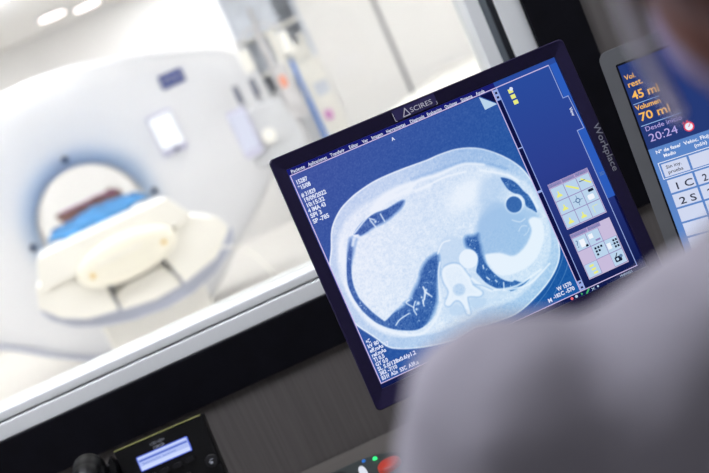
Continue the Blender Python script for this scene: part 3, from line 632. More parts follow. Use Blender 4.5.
for _ in range(330):                        # small vessels
    x_, z_ = rng.uniform(-175, 90), rng.uniform(-105, 60)
    i_, j_ = int((z_-PZ[0, 0])/(PZ[-1, 0]-PZ[0, 0])*(nz-1)), int((x_-PX[0, 0])/(PX[0, -1]-PX[0, 0])*(nx-1))
    if 0 <= i_ < nz and 0 <= j_ < nx and lungmask[i_, j_] > .8:
        a_ = rng.uniform(0, 3.14); l_ = rng.uniform(.5, 2.6)
        lay(np.exp(-(polyline([(x_, z_), (x_+l_*math.cos(a_), z_+l_*math.sin(a_))])/.55)**2)*rng.uniform(.3, .75), .85)
lay(np.exp(-(polyline([(-118, -126), (-60, -135), (-20, -138)])/.5)**2)*.3, .7)
for q_ in ([(95, -87), (80, -103), (55, -122), (30, -134)], [(99, -95), (84, -112), (60, -130)]): lay(np.exp(-(polyline(q_)/.5)**2)*.35, .7)
lay(np.exp(-(polyline([(50, -22), (58, -28), (66, -27)])/.8)**2)*.7, .9); lay(np.exp(-(polyline([(52, -38), (58, -34), (64, -36)])/.8)**2)*.6, .9); lay(np.exp(-(polyline([(56, -46), (62, -44), (66, -40)])/.8)**2)*.5, .9)
lay(np.exp(-(polyline([(-182, 20), (-168, 47), (-152, 62)])/.5)**2)*.2*(1-inb), .8)
lay(np.exp(-(polyline([(-30, -76), (-20, -82), (-10, -92)])/1.0)**2)*.6, .6); V += .05*np.exp(-(wall/2.0)**2)*(PZ < 20)
V -= .10*np.exp(-((wall-3)/2.2)**2)*(PZ > 40)*(PX > -50)
V = np.clip(V, 0, 1)
# palette: air blue -> white, the panel a little more violet at top left and more cyan at bottom right
q = np.clip(((PX-PX.min())/280*.45+(PZ.max()-PZ)/280*.55), 0, 1)[..., None]
c_air = np.array([62, 80, 158.])*(1-q)+np.array([18, 84, 160.])*q
c_mid = np.array([176, 190, 232.])*(1-q)+np.array([140, 190, 230.])*q
c_wht = np.array([240, 240, 252.])*(1-q)+np.array([226, 243, 254.])*q
t = V[..., None]
cc = np.where(t < .6, c_air+(c_mid-c_air)*(t/.6), c_mid+(c_wht-c_mid)*np.clip((t-.6)/.36, 0, 1))/255
cc = np.where(cc <= .04045, cc/12.92, ((cc+.055)/1.055)**2.4)
me = bpy.data.meshes.new('scan_image')
co = np.stack([PX/1000, np.full(PX.shape, -.0003), PZ/1000], -1).reshape(-1, 3)
idx = np.arange(nx*nz).reshape(nz, nx)
fa = np.stack([idx[:-1, :-1], idx[:-1, 1:], idx[1:, 1:], idx[1:, :-1]], -1).reshape(-1, 4)
me.vertices.add(len(co)); me.vertices.foreach_set('co', co.astype(np.float32).ravel())
me.loops.add(fa.size); me.loops.foreach_set('vertex_index', fa.astype(np.int32).ravel())
me.polygons.add(len(fa)); me.polygons.foreach_set('loop_start', np.arange(0, fa.size, 4, dtype=np.int32)); me.update(calc_edges=True)
at_ = me.color_attributes.new('slice', 'FLOAT_COLOR', 'POINT')
at_.data.foreach_set('color', np.concatenate([cc.reshape(-1, 3), np.ones((len(co), 1))], 1).astype(np.float32).ravel())
m = bpy.data.materials.new('ct_slice_pixels'); m.use_nodes = True; nt = m.node_tree; nt.nodes.clear()
e = nt.nodes.new('ShaderNodeEmission'); oo = nt.nodes.new('ShaderNodeOutputMaterial'); an = nt.nodes.new('ShaderNodeAttribute'); an.attribute_name = 'slice'
nt.links.new(an.outputs['Color'], e.inputs[0]); nt.links.new(e.outputs[0], oo.inputs[0]); me.materials.append(m)
so = bpy.data.objects.new('scan_image', me); COL.objects.link(so); so.parent = screen

yl = -.0006
bm = BM(); lw = .0011
line2(bm, [(-.1868, VZ0), (-.1868, .1394), (.177, .1412)], lw*1.1, yl, 0)
line2(bm, [(-.1868, VZ0), (.177, -.1402)], lw, yl, 0); line2(bm, [(.0943, VZ0), (.0943, .14)], lw, yl, 0)
line2(bm, [(.1012, VZ0), (.1012, .1400)], lw*.9, yl, 1)
line2(bm, [(.1772, .1412), (.1772, .095), (.1847, .095), (.1866, .0493), (.1770, .0493), (.1770, -.1402)], lw*.9, yl, 1)
raw('frame_lines', bm, [line_lilac, line_pale], screen)
bm = BM()
for s, x, wd in (('Paciente', -.184, .018), ('Aplicaciones', -.161, .0255), ('Transferir', -.1305, .0190), ('Editar', -.105, .0120), ('Ver', -.0865, .0075), ('Imagen', -.074, .0150), ('Herramientas', -.0535, .0260), ('Diagnosis', -.0205, .0195), ('Evaluacion', .0035, .0200), ('Opciones', .0285, .0170), ('Sistema', .0515, .0160), ('Ayuda', .0730, .0120)):
    text(bm, s, x, .1412, .0062, yl, width=wd, bold=.012)
text(bm, 'A', -.0512, .1300, .0060, yl, bold=.035)
raw('menu_text', bm, txt_white, screen)
bm = BM()
for s, x, z, wd in (('15287', -.1838, .1262, .0145), ('*15/08', -.1838, .1187, .0165), ('# 31829', -.1838, .1090, .0190), ('19/09/2022', -.1838, .1020, .0290), ('10:15:32', -.1838, .0950, .0235), ('4 IMA 43', -.1838, .0880, .0235), ('SPI 3', -.1838, .0810, .0150), ('SP -785', -.1838, .0735, .0215)):
    text(bm, s, x, z, .0075, yl, width=wd, bold=.035)
raw('patient_text', bm, txt_white, screen)
bm = BM()
for k, (s, wd) in enumerate((('+C', .006), ('kV 80', .0145), ('eff.mAs 17', .0260), ('ref.mAs', .0190), ('TI 0.5', .0145), ('GT 0.0', .0165), ('SL 5.0/128x0.6/p1.2', .0520), ('382 -7/10', .0235), ('B31f  A2n  S3C  A3R.a', .0500))):
    text(bm, s, -.1838, -.0885-.0061*k, .0068, yl, width=wd, bold=.035)
raw('settings_text', bm, txt_white, screen)
bm = BM(); text(bm, 'W 1570', .0670, -.1280, .0070, yl, width=.0205, bold=.035); text(bm, 'C -570', .0690, -.1350, .0070, yl, width=.0195, bold=.035); text(bm, 'M', .0500, -.1368, .0070, yl, bold=.035); text(bm, '-182', .0580, -.1350, .0066, yl, width=.0105, bold=.035)
raw('window_text', bm, txt_white, screen)
# dog-eared page corner, scroll marks, yellow lamps at the top of the bar, side tabs
bm = BM(); flat(bm, [(.0750, .1382), (.0757, .1202), (.0935, .1212)], yl, 0); flat(bm, [(.0762, .1390), (.0943, .1218), (.0943, .1390)], -.00045, 1)
raw('page_corner', bm, [icon_pale, dark_blue], screen)
def scroll(z0, z1, marks):
    bm = BM(); quad(bm, .0950, .1008, z0, z1, yl, 0)
    for m0, m1 in marks: quad(bm, .0965, .0995, m0, m1, -.0007, 1)
    raw('scroll_button', bm, [line_pale, dark_blue], screen)
scroll(.1245, .1390, ((.1330, .1360), (.1270, .1300))); scroll(-.1395, -.1270, ((-.1310, -.1290), (-.1375, -.1350))); scroll(-.0045, -.0015, ()); scroll(.0570, .0585, ())
for k in range(3):
    bm = BM(); quad(bm, .1135+.0003*k, .1198+.0003*k, .1270-.0078*k, .1325-.0078*k, yl, 0)
    if k == 0: disc(bm, .1185, .1320, .0024, -.0007, 1)
    raw('film_icon', bm, [icon_yellow, txt_white], screen)
raw('tab_text', text(BM(), 'View', .1790, .0800, .0058, yl, width=.0115, rot=-math.pi/2, bold=.02), txt_white, screen)
raw('tab_text', text(BM(), '3D', .1803, -.0160, .0060, yl), icon_grey, screen)
# tool panels
MM = [pan_lilac, pan_mid, icon_pale, icon_yellow, icon_dark, icon_grey, icon_white]
def bell(bm, x, z, s, y): flat(bm, [(x-s, z-s*.8), (x+s, z-s*.8), (x+s*.7, z-s*.1), (x+s*.25, z+s*.1), (x+s*.2, z+s), (x-s*.2, z+s), (x-s*.25, z+s*.1), (x-s*.7, z-s*.1)], y, 3)
def panelgrid(name, x0, z1, tabs, cells):
    bm = BM(); y1, y2, y3 = -.0006, -.0008, -.001
    quad(bm, x0, x0+.058, z1-.0625, z1, y1, 0)
    for a, b_, s in tabs:
        quad(bm, x0+a, x0+b_, z1-.0055, z1-.0003, y2, 1); text(bm, s, x0+a+.001, z1-.0045, .0046, y3, width=(b_-a)*.8, mi=5)
    for r in range(3):
        for c in range(3):
            k = cells[r][c]
            if k == '.': continue
            a, z = x0+.0012+c*.0187, z1-.0066-r*.0184
            quad(bm, a-.0004, a+.0186, z-.0182, z+.0004, -.0007, 1); quad(bm, a, a+.0178, z-.0174, z, y2, 2); cx, cz = a+.0089, z-.0087
            if k == 'b': bell(bm, cx-.001, cz-.0015, .0042, y3)
            elif k == 'l': line2(bm, [(a+.003, z-.0045), (a+.0155, z-.013)], .0024, y3, 3)
            elif k == 'a': line2(bm, [(a+.006, z-.004), (a+.0155, z-.012)], .0022, y3, 3); line2(bm, [(a+.002, z-.006), (a+.010, z-.006)], .0009, y3, 4)
            elif k == '+': line2(bm, [(cx-.0065, cz), (cx+.0065, cz)], .0008, y3, 5); line2(bm, [(cx, cz-.0065), (cx, cz+.0065)], .0008, y3, 5); disc(bm, cx, cz, .0034, y3, 5); disc(bm, cx, cz, .0019, -.0011, 2)
            elif k == 'n': flat(bm, rrect(cx-.005, cx+.004, cz-.006, cz+.001, .002), y3, 6); quad(bm, cx-.001, cx+.0065, cz+.004, cz+.0075, y3, 4)
            elif k == 'r': line2(bm, [(cx-.004, cz-.005), (cx-.004, cz+.004), (cx+.003, cz+.004)], .0006, y3, 3)
            elif k == '?': text(bm, '?', a+.001, z-.013, .014, y3, mi=5); quad(bm, cx-.002, cx+.005, cz-.006, cz+.004, y3, 6); quad(bm, cx+.004, cx+.0075, cz-.0075, cz-.0045, -.0011, 4)
            elif k == 'w': quad(bm, a+.002, a+.008, z-.009, z-.003, y3, 6); quad(bm, cx, cx+.007, cz-.006, cz-.0035, y3, 1)
            elif k == 'd':
                for u in range(3):
                    for v in range(3-u if u else 3): quad(bm, cx-.006+u*.0042, cx-.0032+u*.0042, cz+.003-v*.0042, cz+.0058-v*.0042, y3, 4)
            elif k == 'D':
                quad(bm, a+.001, a+.0065, z-.013, z-.005, y3, 6); line2(bm, [(a+.0065, cz), (a+.010, cz)], .0006, y3, 5)
                for u in range(2):
                    for v in range(3): quad(bm, cx+.0015+u*.0038, cx+.0042+u*.0038, cz+.003-v*.0042, cz+.0058-v*.0042, y3, 4)
            elif k == 'y':
                for v in range(3): quad(bm, cx-.003+.001*v, cx+.003+.001*v, cz+.0035-v*.005, cz+.0062-v*.005, y3, 3)
            elif k == 'c': flat(bm, rrect(cx-.0055, cx+.004, cz-.005, cz+.002, .0015), y3, 4); disc(bm, cx+.004, cz+.001, .0022, -.0011, 5); disc(bm, cx-.002, cz-.0015, .0018, -.0011, 2); line2(bm, [(cx-.003, cz+.002), (cx, cz+.006)], .0012, y3, 4)
    raw(name, bm, MM, screen)
panelgrid('tool_panel', .1108, .0005, ((.0, .019, 'Sec'), (.0195, .038, 'Imagen'), (.0385, .0575, 'Ver')), ('bla', 'b+n', 'bbr'))
panelgrid('tool_panel', .1110, -.0690, ((.0, .024, 'Pelicula'), (.0245, .043, 'Expo')), ('?w.', '.dD', 'y.c'))
raw('status_icon', disc(BM(), .0800, -.1440, .0019, yl), icon_red, screen); raw('status_icon', disc(BM(), .0865, -.1438, .0019, yl), icon_pale, screen)
raw('status_icon', flat(BM(), [(.0935, -.1458), (.0960, -.1440), (.0935, -.1418)], yl), icon_green, screen); raw('status_icon', line2(BM(), [(.1010, -.1455), (.1050, -.1420)], .0022, yl), icon_green, screen)
bm = BM(); line2(bm, [(.1090, -.1455), (.1130, -.1422)], .0006, yl); line2(bm, [(.1090, -.1422), (.1130, -.1455)], .0006, yl); raw('status_icon', bm, icon_pale, screen)
raw('status_icon', disc(BM(), .1180, -.1435, .0013, yl), icon_pale, screen); raw('date_text', text(BM(), '19/09/2022', .1500, -.1455, .0040, yl), icon_pale, screen)
# marks on the bezel
yb_ = -.0064
bm = BM(); quad(bm, -.0385, .0205, .1500, .1640, -.00715, 0)
lb = raw('logo_sticker', bm, sticker_blue, mon)
bm = BM(); line2(bm, [(-.0268, .1515), (-.0215, .1610), (-.0175, .1515), (-.0262, .1515)], .0011, -.0075); line2(bm, [(-.0385, .1605), (-.0385, .1505), (-.0365, .1495)], .0005, -.0075); line2(bm, [(.0185, .1497), (.0200, .1508), (.0200, .1540)], .0005, -.0075)
text(bm, 'SCIRES', -.0160, .1530, .0090, -.0075, width=.0300)
raw('logo_lettering', bm, logo_white, lb)
bm = BM(); text(bm, 'Workplace', .1965, .0478, .0120, -.0073, width=.0655, rot=-math.pi/2, bold=.01)
raw('lettering', bm, grey_print, mon)

# ================================================================ DESK AND WHAT STANDS ON IT
DZ = .73
dk = empty('control_desk', (0, 0, 0)); tag(dk, 'long grey laminate control desk under the observation window', 'desk')
obj('worktop', bx(-1.9, 1.5, .82, 1.6135, DZ-.03, DZ), desk_mat, dk, bevel=.003)
for x in (-1.88, -.2, 1.45): obj('side_panel', bx(x, x+.03, .86, 1.58, 0, DZ-.0305), desk_mat, dk)

# injector display unit
IM = Matrix(((0.8660254, 0.49726094, 0.05226423, .38270842), (-.5, .86128123, .09052430, 1.20580593), (0, -.10452846, .9945219, 1.16276525), (0, 0, 0, 1)))
idp = empty('injector_control_display', matrix=IM); tag(idp, 'grey touch display of the contrast injector with orange volume figures, right of the monitor', 'display')
body = rrect(-.0195, .215, -.262, .054, .012, 6)
bm = BM(); prism(bm, body, -.004, .03); obj('case', bm, grey_case, idp, bevel=.003)
ib_t = glow('injector_dark_blue', 38, 58, 118); ib_l = glow('injector_light_blue', 92, 134, 200); cell = glow('injector_cell', 208, 216, 240); orange = glow('injector_orange', 250, 190, 92); lav = glow('injector_lavender', 188, 172, 232); wht = glow('injector_white', 236, 240, 252); redg = glow('injector_red', 228, 70, 96); ink = glow('injector_ink', 30, 36, 62)
bz = obj('screen_rim', prism(BM(), rrect(-.0025, .198, -.245, .034, .002), -.0045, .0), black_trim, idp)
sc2 = raw('screen', quad(BM(), 0, .196, -.2425, -.0785, -.0050, 1) , [ib_t, ib_l], idp)
bm = BM(); quad(bm, 0, .196, -.0785, .0315, -.0050, 0); raw('readout_area', bm, [ib_t], sc2)
Yt = -.0054
bm = BM(); text(bm, 'Vol.', .0030, .0120, .0085, Yt, bold=.01); text(bm, 'rest.', .0034, .0020, .0105, Yt, width=.0180, bold=.01); text(bm, '45 ml', .0040, -.0140, .0145, Yt, width=.0330, bold=.02)
text(bm, 'Volumen', .0030, -.0278, .0088, Yt, width=.0310, bold=.02); text(bm, '70 ml', .0034, -.0420, .0145, Yt, width=.0370, bold=.015)
raw('orange_readout', bm, orange, sc2)
bm = BM(); text(bm, 'Desde inicio', .0050, -.0560, .0083, Yt, width=.0450); text(bm, '20:24', .0056, -.0700, .0140, Yt, width=.0350); raw('timer_readout', bm, lav, sc2)
raw('divider_line', quad(BM(), .0018, .0340, -.0200, -.0192, Yt), glow('injector_rule', 150, 186, 236), sc2); raw('divider_line', quad(BM(), .0018, .0520, -.0485, -.0476, Yt), glow('injector_rule', 150, 186, 236), sc2)
bm = BM(); disc(bm, .0550, -.0670, .0062, Yt, 0, 28); disc(bm, .0550, -.0670, .0046, -.0057, 1, 24); quad(bm, .0540, .0560, -.0612, -.0590, Yt, 0); line2(bm, [(.0550, -.0670), (.0575, -.0640)], .0009, -.006, 0); line2(bm, [(.0497, -.0615), (.0510, -.0602)], .0014, Yt, 0)
raw('stopwatch_icon', bm, [redg, wht], sc2)
bm = BM(); text(bm, 'Nº de fase/', .0075, -.0868, .0060, Yt, width=.0310, bold=.025); text(bm, 'Medio', .0150, -.0935, .0060, Yt, width=.0150, bold=.025); text(bm, 'Veloc. Flujo', .0425, -.0868, .0060, Yt, width=.0340, bold=.025); text(bm, '(ml/s)', .0530, -.0938, .0060, Yt, width=.0150, bold=.025)
raw('column_headings', bm, wht, sc2)
bm = BM()
for x0, x1 in ((.0085, .0400), (.0428, .0760), (.0788, .1120), (.1148, .1480), (.1508, .1900)):
    for r in range(7): quad(bm, x0, x1, -.1178-.0192*r-(.002 if r else 0), -.1010-.0192*r-(.002 if r else 0), Yt, 0)
line2(bm, [(.0058, -.1195), (.0058, -.0985), (.1930, -.0985)], .0009, -.0056, 1); line2(bm, [(.0058, -.1195), (.1930, -.1195)], .0009, -.0056, 1)
raw('table_cells', bm, [cell, wht], sc2)
bm = BM(); text(bm, 'Sin iny.', .0130, -.1080, .0060, -.0057, width=.0190, bold=.01); text(bm, 'prueba', .0135, -.1148, .0060, -.0057, width=.0185, bold=.01)
text(bm, '1 C', .0145, -.1365, .0125, -.0057, width=.0205, bold=.012); text(bm, '2 S', .0145, -.1557, .0125, -.0057, width=.0205, bold=.012); text(bm, '2.0', .0495, -.1365, .0125, -.0057, bold=.012); text(bm, '2.0', .0495, -.1557, .0125, -.0057, bold=.012)
raw('table_text', bm, ink, sc2)
obj('power_light', cyl(BM(), (.1, -.0035, -.254), (.1, -.006, -.254), .002, n=12), icon_green, idp)
obj('neck', bx(.07, .13, .0305, .05, -.2, -.1), grey_case, idp, bevel=.004)
fc = IM @ Vector((.1, .045, -.15)); 
level(obj('column', bx(-.025, .025, -.012, .02, 0, .30), grey_case, idp, bevel=.004), IM, (fc.x, fc.y+.015, .745), R(-30))
level(obj('foot', prismz(BM(), rrect(-.10, .10, -.09, .08, .03), 0, .014), grey_case, idp, bevel=.004), IM, (fc.x, fc.y+.015, .7305), R(-30))

# desk phone
PM = Matrix.Translation((-.324, 1.45, .943)) @ Matrix.Rotation(R(1.2), 4, 'Y') @ Matrix.Rotation(R(-15), 4, 'X')
ph = empty('desk_phone', matrix=PM); tag(ph, 'black desk telephone with a glowing blue display, standing against the wall under the window', 'telephone')
obj('body', prism(BM(), [(-.1465, -.2), (0, -.2), (0, 0), (-.1465, 0)], .0, .028), phone_black, ph, bevel=.004)
obj('top_edge_glint', bx(-.1445, -.002, -.0012, .0008, -.0012, .0006), phone_glint, ph)  # light catching the top edge, painted as an olive strip
obj('cradle', prism(BM(), [(-.222, -.2), (-.147, -.2), (-.147, -.012), (-.222, -.02)], .004, .026), phone_black, ph, bevel=.004)
lcd_b = glow('phone_lcd_blue', 96, 118, 208); lcd_l = glow('phone_lcd_line', 176, 192, 244); lcd_w = glow('phone_lcd_border', 205, 218, 255)
sc3 = obj('display', prism(BM(), rrect(-.117, -.033, -.045, -.0215, .002), -.0016, .002), glow('phone_lcd_rim', 90, 110, 215), ph)
bm = BM(); quad(bm, -.1155, -.0345, -.0435, -.0230, -.0019, 0); quad(bm, -.1145, -.0355, -.0255, -.0235, -.0022, 1); quad(bm, -.1145, -.0355, -.0305, -.0275, -.0022, 3); quad(bm, -.1145, -.0355, -.0432, -.0375, -.0022, 1)
text(bm, 'Servicio activo', -.111, -.0360, .0050, -.0024, width=.055, mi=3)
raw('lcd_picture', bm, [lcd_l, lcd_w, lcd_b, lcd_b], sc3)
lg = BM()
for k, h in enumerate((.0022, .0036, .0055, .0036, .0022, .0036, .0055, .0036, .0022)):
    x = -.0895+k*.0028; line2(lg, [(x, -.0120-h/2), (x, -.0120+h/2)], .0007, -.0008)
text(lg, 'CISCO', -.0870, -.0205, .0056, -.0008, width=.0175, bold=.01)
raw('logo', lg, grey_print, ph)
for k in range(4):
    obj('soft_key', prism(BM(), rrect(-.112+.021*k, -.097+.021*k, -.060, -.053, .003), -.004, .001), phone_key, ph, bevel=.001)
bm = BM(); cyl(bm, (-.012, .001, -.071), (-.012, -.003, -.071), .010, n=28); hk = obj('navigation_key', bm, phone_key, ph, bevel=.001)
bm = BM(); line2(bm, [(-.016, -.0720), (-.0125, -.0685), (-.0090, -.0685)], .0008, -.0034); quad(bm, -.0145, -.0105, -.0750, -.0715, -.0034); raw('key_symbol', bm, grey_print, hk)
for r in range(4):
    for c in range(3): obj('number_key', prism(BM(), rrect(-.108+.022*c, -.092+.022*c, -.085-.018*r, -.073-.018*r, .003), -.004, .001), phone_key, ph, bevel=.001)
# handset lying in its cradle
bm = BM()
pts = spline([(-.189, .0, -.010), (-.189, -.018, -.016), (-.187, -.034, -.03), (-.187, -.038, -.09), (-.187, -.034, -.15), (-.187, -.012, -.185)], 6)
rs = [.020+.006*abs(2*i/(len(pts)-1)-1)**2 for i in range(len(pts))]
vrs = []
for p, r in zip(pts, rs):
    pass
tube(bm, pts, rs, 20)
ball(bm, (-.189, -.008, -.026), (.028, .02, .026)); ball(bm, (-.187, -.008, -.175), (.028, .02, .026))
hs = obj('handset', bm, phone_black, ph, smooth=True)
obj('cradle_hook', prism(BM(), [(-.158, -.030), (-.149, -.034), (-.146, -.018), (-.150, -.004), (-.156, -.012)], -.012, .004), phone_black, ph, bevel=.001)

# scanner control console on the desk
cs = empty('control_console', (-.205, 1.355, DZ)); tag(cs, 'dark grey rounded intercom console with a green light and red button, below the monitor', 'console')
obj('console_body', prismz(BM(), rrect(-.105, .155, -.12, .107, .10, 12), 0, .038), console_mat, cs, bevel=.006)
gr = obj('speaker_grille', prismz(BM(), rrect(-.085, .045, .0, .095, .03), .0381, .0392), console_black, cs)
bm = BM()
for i in range(7):
    for j in range(9): cyl(bm, (-.074+.0128*j, .010+.0125*i, .0390), (-.074+.0128*j, .010+.0125*i, .0400), .0030, n=8)
obj('grille_dots', bm, phone_key, gr)
obj('green_light', cyl(BM(), (.092, .078, .037), (.092, .078, .0412), .0042, .003, n=16), glow('green_led', 60, 235, 130, 1.5), cs)
obj('blue_light', cyl(BM(), (.074, .088, .037), (.074, .088, .0408), .0034, .0026, n=16), glow('blue_led', 60, 130, 225, .8), cs)
bm = BM(); cyl(bm, (.112, .028, .036), (.112, .028, .046), .020, .018, n=32); obj('stop_button', bm, red_key, cs, bevel=.003)
bm = BM(); cyl(bm, (.0, .0, .0), (.0, .0, .006), .022, .020, n=32); k_ = obj('talk_key', bm, glow('lit_white_key', 236, 240, 252, .9), cs, bevel=.002)
k_.location = (.070, .047, .037); k_.scale = (.28, 1, 1); k_.rotation_euler = (0, 0, R(8))
for k in range(3): obj('round_key', cyl(BM(), (-.04+.055*k, -.06, .037), (-.04+.055*k, -.06, .043), .018, n=28), grey_case, cs, bevel=.002)

# ================================================================ PERSON seated at the desk, seen from behind and left
def grow(parts, voxel, name, m, smooth_it=6, parent=None):
    """closed blobs fused into one continuous surface"""
    bm = BM()
    for p in parts:
        if p[0] == 'b': ball(bm, p[1], p[2], p[3] if len(p) > 3 else 24)
        else: capsule(bm, p[1], p[2], p[3] if len(p) > 3 else 16)
    o = obj(name, bm, m, None)
    r = o.modifiers.new('r', 'REMESH'); r.mode = 'VOXEL'; r.voxel_size = voxel
    s = o.modifiers.new('s', 'SMOOTH'); s.iterations = smooth_it; s.factor = .5
    dg = bpy.context.evaluated_depsgraph_get(); me = bpy.data.meshes.new_from_object(o.evaluated_get(dg))
    o.modifiers.clear(); old = o.data; o.data = me; bpy.data.meshes.remove(old)
    for p in me.polygons: p.use_smooth = True
    if parent: o.parent = parent
    return o
def capsule(bm, pts, rs, n=16):
    P = spline(pts, 5) if len(pts) > 2 else [Vector(p) for p in pts]
    k = (len(P)-1)/(len(pts)-1); rr = [float(np.interp(i/k, range(len(pts)), rs)) for i in range(len(P))]
    d0 = (P[1]-P[0]).normalized(); d1 = (P[-1]-P[-2]).normalized()
    P = [P[0]-d0*rr[0]*.9, P[0]-d0*rr[0]*.55]+P+[P[-1]+d1*rr[-1]*.55, P[-1]+d1*rr[-1]*.9]; rr = [rr[0]*.4, rr[0]*.83]+rr+[rr[-1]*.83, rr[-1]*.4]
    tube(bm, P, rr, n)
HX, HY = .2025, .355           # the head's centre
SHZ = 1.175
Lsh, Rsh = (.028, .348, 1.160), (.355, .358, 1.160)
Lel, Rel = (-.010, .44, .90), (.45, .46, .90)
Lwr, Rwr = (.02, .80, .785), (.36, .81, .785)
skel = [
 ('b', (HX, HY, 1.370), (.072, .090, .098)), ('b', (HX, HY+.035, 1.316), (.054, .062, .060)), ('b', (HX, HY+.045, 1.265), (.040, .048, .026)),
 ('b', (HX, HY-.02, 1.385), (.073, .082, .085)),
 ('c', [(HX, HY+.112, 1.340), (HX, HY+.105, 1.365), (HX, HY+.088, 1.390)], [.013, .010, .008]),                                       # nose
 ('b', (HX, HY+.100, 1.290), (.024, .012, .008)), ('b', (HX, HY+.098, 1.278), (.020, .012, .008)),                                    # lips
 ('b', (HX-.030, HY+.078, 1.405), (.022, .008, .004)), ('b', (HX+.030, HY+.078, 1.405), (.022, .008, .004)),                          # brows
 ('b', (HX-.078, HY-.005, 1.350), (.009, .018, .032)), ('b', (HX+.078, HY-.005, 1.350), (.009, .018, .032)),                          # ears
 ('b', (HX-.084, HY-.012, 1.363), (.007, .014, .020)), ('b', (HX+.084, HY-.012, 1.363), (.007, .014, .020)),
 ('c', [(HX, HY-.02, 1.33), (HX, HY-.03, 1.25), (HX, HY-.03, 1.17)], [.054, .054, .066]),
 ('c', [(HX, .34, 1.12), (HX, .31, .95), (HX, .28, .75), (HX, .27, .60)], [.078, .098, .102, .125]),
 ('c', [Lsh, (.11, .33, 1.165), (HX, .325, 1.155), (.27, .335, 1.165), Rsh], [.034, .038, .06, .038, .034]),
 ('c', [Lsh, (.010, .39, 1.04), Lel], [.038, .038, .034]), ('c', [Rsh, (.42, .40, 1.04), Rel], [.038, .038, .034]),
 ('c', [Lel, (.0, .57, .85), Lwr], [.036, .032, .022]), ('c', [Rel, (.41, .59, .85), Rwr], [.036, .032, .022]),
 ('c', [(.11, .27, .60), (.08, .50, .61), (.06, .72, .60)], [.088, .075, .055]), ('c', [(.27, .27, .60), (.31, .50, .61), (.33, .72, .60)], [.088, .075, .055]),
 ('c', [(.06, .72, .60), (.055, .74, .35), (.05, .70, .12)], [.055, .052, .036]), ('c', [(.33, .72, .60), (.335, .74, .35), (.34, .70, .12)], [.055, .052, .036]),
 ('c', [(.05, .69, .075), (.045, .85, .045)], [.036, .028]), ('c', [(.34, .69, .075), (.345, .85, .045)], [.036, .028])]
for wx, wy, sgn in ((Lwr[0], Lwr[1], 1), (Rwr[0], Rwr[1], -1)):      # hands resting on the worktop, fingers slightly curled, thumb from the side
    skel.append(('b', (wx+.004*sgn, wy+.048, .758), (.036, .044, .016)))
    for k, L in enumerate((.056, .070, .076, .068)):
        fx = wx+sgn*(-.027+.0185*k); b0 = (fx, wy+.082, .760)
        skel.append(('c', [b0, (fx+sgn*(.003*k-.004), wy+.082+L*.45, .764), (fx+sgn*(.004*k-.006), wy+.082+L*.8, .752), (fx+sgn*(.004*k-.006), wy+.082+L*.95, .741)], [.0098, .0090, .0080, .0070], 10))
    skel.append(('c', [(wx+sgn*.024, wy+.025, .760), (wx+sgn*.050, wy+.060, .756), (wx+sgn*.054, wy+.092, .748)], [.014, .011, .009], 10))
person = grow(skel, .0048, 'person', skin_mat, 5)
tag(person, 'person in a pale lab coat and face mask seated close in front, seen from behind', 'person')
coat = grow([
 ('c', [(.050, .335, 1.172), (.11, .335, 1.184), (HX, .325, 1.19), (.27, .335, 1.184), (.335, .345, 1.172)], [.048, .052, .062, .052, .048]),
 ('c', [(.027, .342, 1.195), (.020, .352, 1.165), (.003, .39, 1.05), (Lel[0], Lel[1], Lel[2])], [.049, .054, .058, .052]),
 ('c', [(.352, .355, 1.180), (.358, .36, 1.16), (.42, .40, 1.05), (Rel[0], Rel[1], Rel[2])], [.052, .056, .058, .052]),
 ('c', [Lel, (.0, .57, .855), (Lwr[0], Lwr[1]-.03, Lwr[2]+.005)], [.052, .046, .036]), ('c', [Rel, (.41, .59, .855), (Rwr[0], Rwr[1]-.03, Rwr[2]+.005)], [.052, .046, .036]),
 ('b', (HX, .325, 1.07), (.150, .125, .16)), ('b', (HX, .305, .92), (.165, .135, .20)), ('b', (HX, .285, .70), (.185, .16, .17)),
 ('c', [(.11, .27, .60), (.09, .45, .60)], [.11, .10]), ('c', [(.27, .27, .60), (.30, .45, .60)], [.11, .10]),
 ('c', [(HX-.05, .27, 1.255), (HX+.05, .27, 1.255)], [.018, .018]), ('c', [(HX-.06, .275, 1.245), (HX-.075, .33, 1.238), (HX-.05, .385, 1.215)], [.018, .015, .013]), ('c', [(HX+.06, .275, 1.245), (HX+.075, .33, 1.238), (HX+.05, .385, 1.215)], [.018, .015, .013]),
 ], .008, 'lab_coat', coat_mat, 4, person)
tx = bpy.data.textures.new('folds', 'CLOUDS'); tx.noise_scale = .05; tx.noise_depth = 2
dm = coat.modifiers.new('folds', 'DISPLACE'); dm.texture = tx; dm.strength = .011; dm.mid_level = .5; dm.texture_coords = 'LOCAL'
hair = grow([('b', (HX, HY-.028, 1.402), (.081, .088, .078)), ('b', (HX, HY-.055, 1.350), (.070, .060, .062)), ('b', (HX, HY+.018, 1.438), (.068, .060, .036)), ('b', (HX, HY-.01, 1.430), (.076, .080, .055))], .006, 'hair', hair_mat, 4, person)
mask = grow([('b', (HX, HY+.052, 1.300), (.049, .064, .050)), ('b', (HX, HY+.085, 1.315), (.036, .045, .042)), ('b', (HX, HY+.055, 1.280), (.036, .052, .026))], .005, 'face_mask', mask_mat, 4, person)
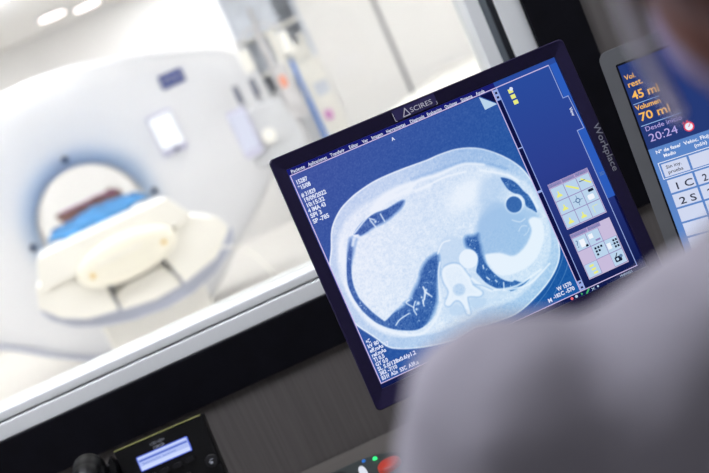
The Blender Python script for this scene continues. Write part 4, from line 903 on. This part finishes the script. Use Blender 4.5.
for s in (-1, 1):
    obj('ear_loop', tube(BM(), spline([(HX+s*.056, HY+.055, 1.267), (HX+s*.070, HY+.020, 1.283), (HX+s*.084, HY-.012, 1.310), (HX+s*.090, HY-.032, 1.350), (HX+s*.086, HY-.022, 1.387), (HX+s*.078, HY+.03, 1.355), (HX+s*.058, HY+.06, 1.337)]), .0026, 8), loop_mat, mask, smooth=True)
for s in (-1, 1):
    ey = obj('eye', ball(BM(), (HX+s*.029, HY+.070, 1.378), .0125), mat('eye_white', rgb(225, 220, 215), .3, noise=.02, nscale=30), person, smooth=True)
    obj('iris', ball(BM(), (HX+s*.029, HY+.0795, 1.378), (.0055, .0038, .0055), 16), hair_mat, ey, smooth=True)
grow([('c', [(.11, .27, .60), (.08, .50, .61), (.06, .72, .60)], [.100, .088, .068]), ('c', [(.27, .27, .60), (.31, .50, .61), (.33, .72, .60)], [.100, .088, .068]),
 ('c', [(.06, .72, .60), (.055, .74, .35), (.05, .71, .17)], [.068, .066, .058]), ('c', [(.33, .72, .60), (.335, .74, .35), (.34, .71, .17)], [.068, .066, .058])], .01, 'trousers', trouser_mat, 4, person)
for x in (.048, .343): grow([('c', [(x, .68, .06), (x, .86, .045)], [.050, .042]), ('b', (x, .77, .03), (.045, .13, .03))], .006, 'shoe', shoe_mat, 3, person)

# stool
st_ = empty('operator_chair', (HX, .24, 0)); tag(st_, 'black operator chair under the seated person, outside the view', 'chair')
obj('seat', bx(-.23, .23, -.2, .26, .40, .46), chair_black, st_, bevel=.025, segs=4)
obj('backrest', bx(-.2, .2, -.26, -.215, .56, .95), chair_black, st_, bevel=.02, segs=4)
obj('back_support', bx(-.03, .03, -.275, -.255, .42, .8), chair_black, st_, bevel=.004)
obj('gas_lift', cyl(BM(), (0, 0, .1), (0, 0, .40), .028), chrome, st_, smooth=True)
for a in range(0, 360, 72):
    c, s = math.cos(R(a+90)), math.sin(R(a+90))
    lg = obj('leg', cyl(BM(), (0, 0, .12), (.29*c, .29*s, .075), .026, .016, 12), chair_black, st_, smooth=True)
    obj('castor', cyl(BM(), (.29*c-.02, .29*s, .028), (.29*c+.02, .29*s, .028), .028, n=16), chair_black, lg)
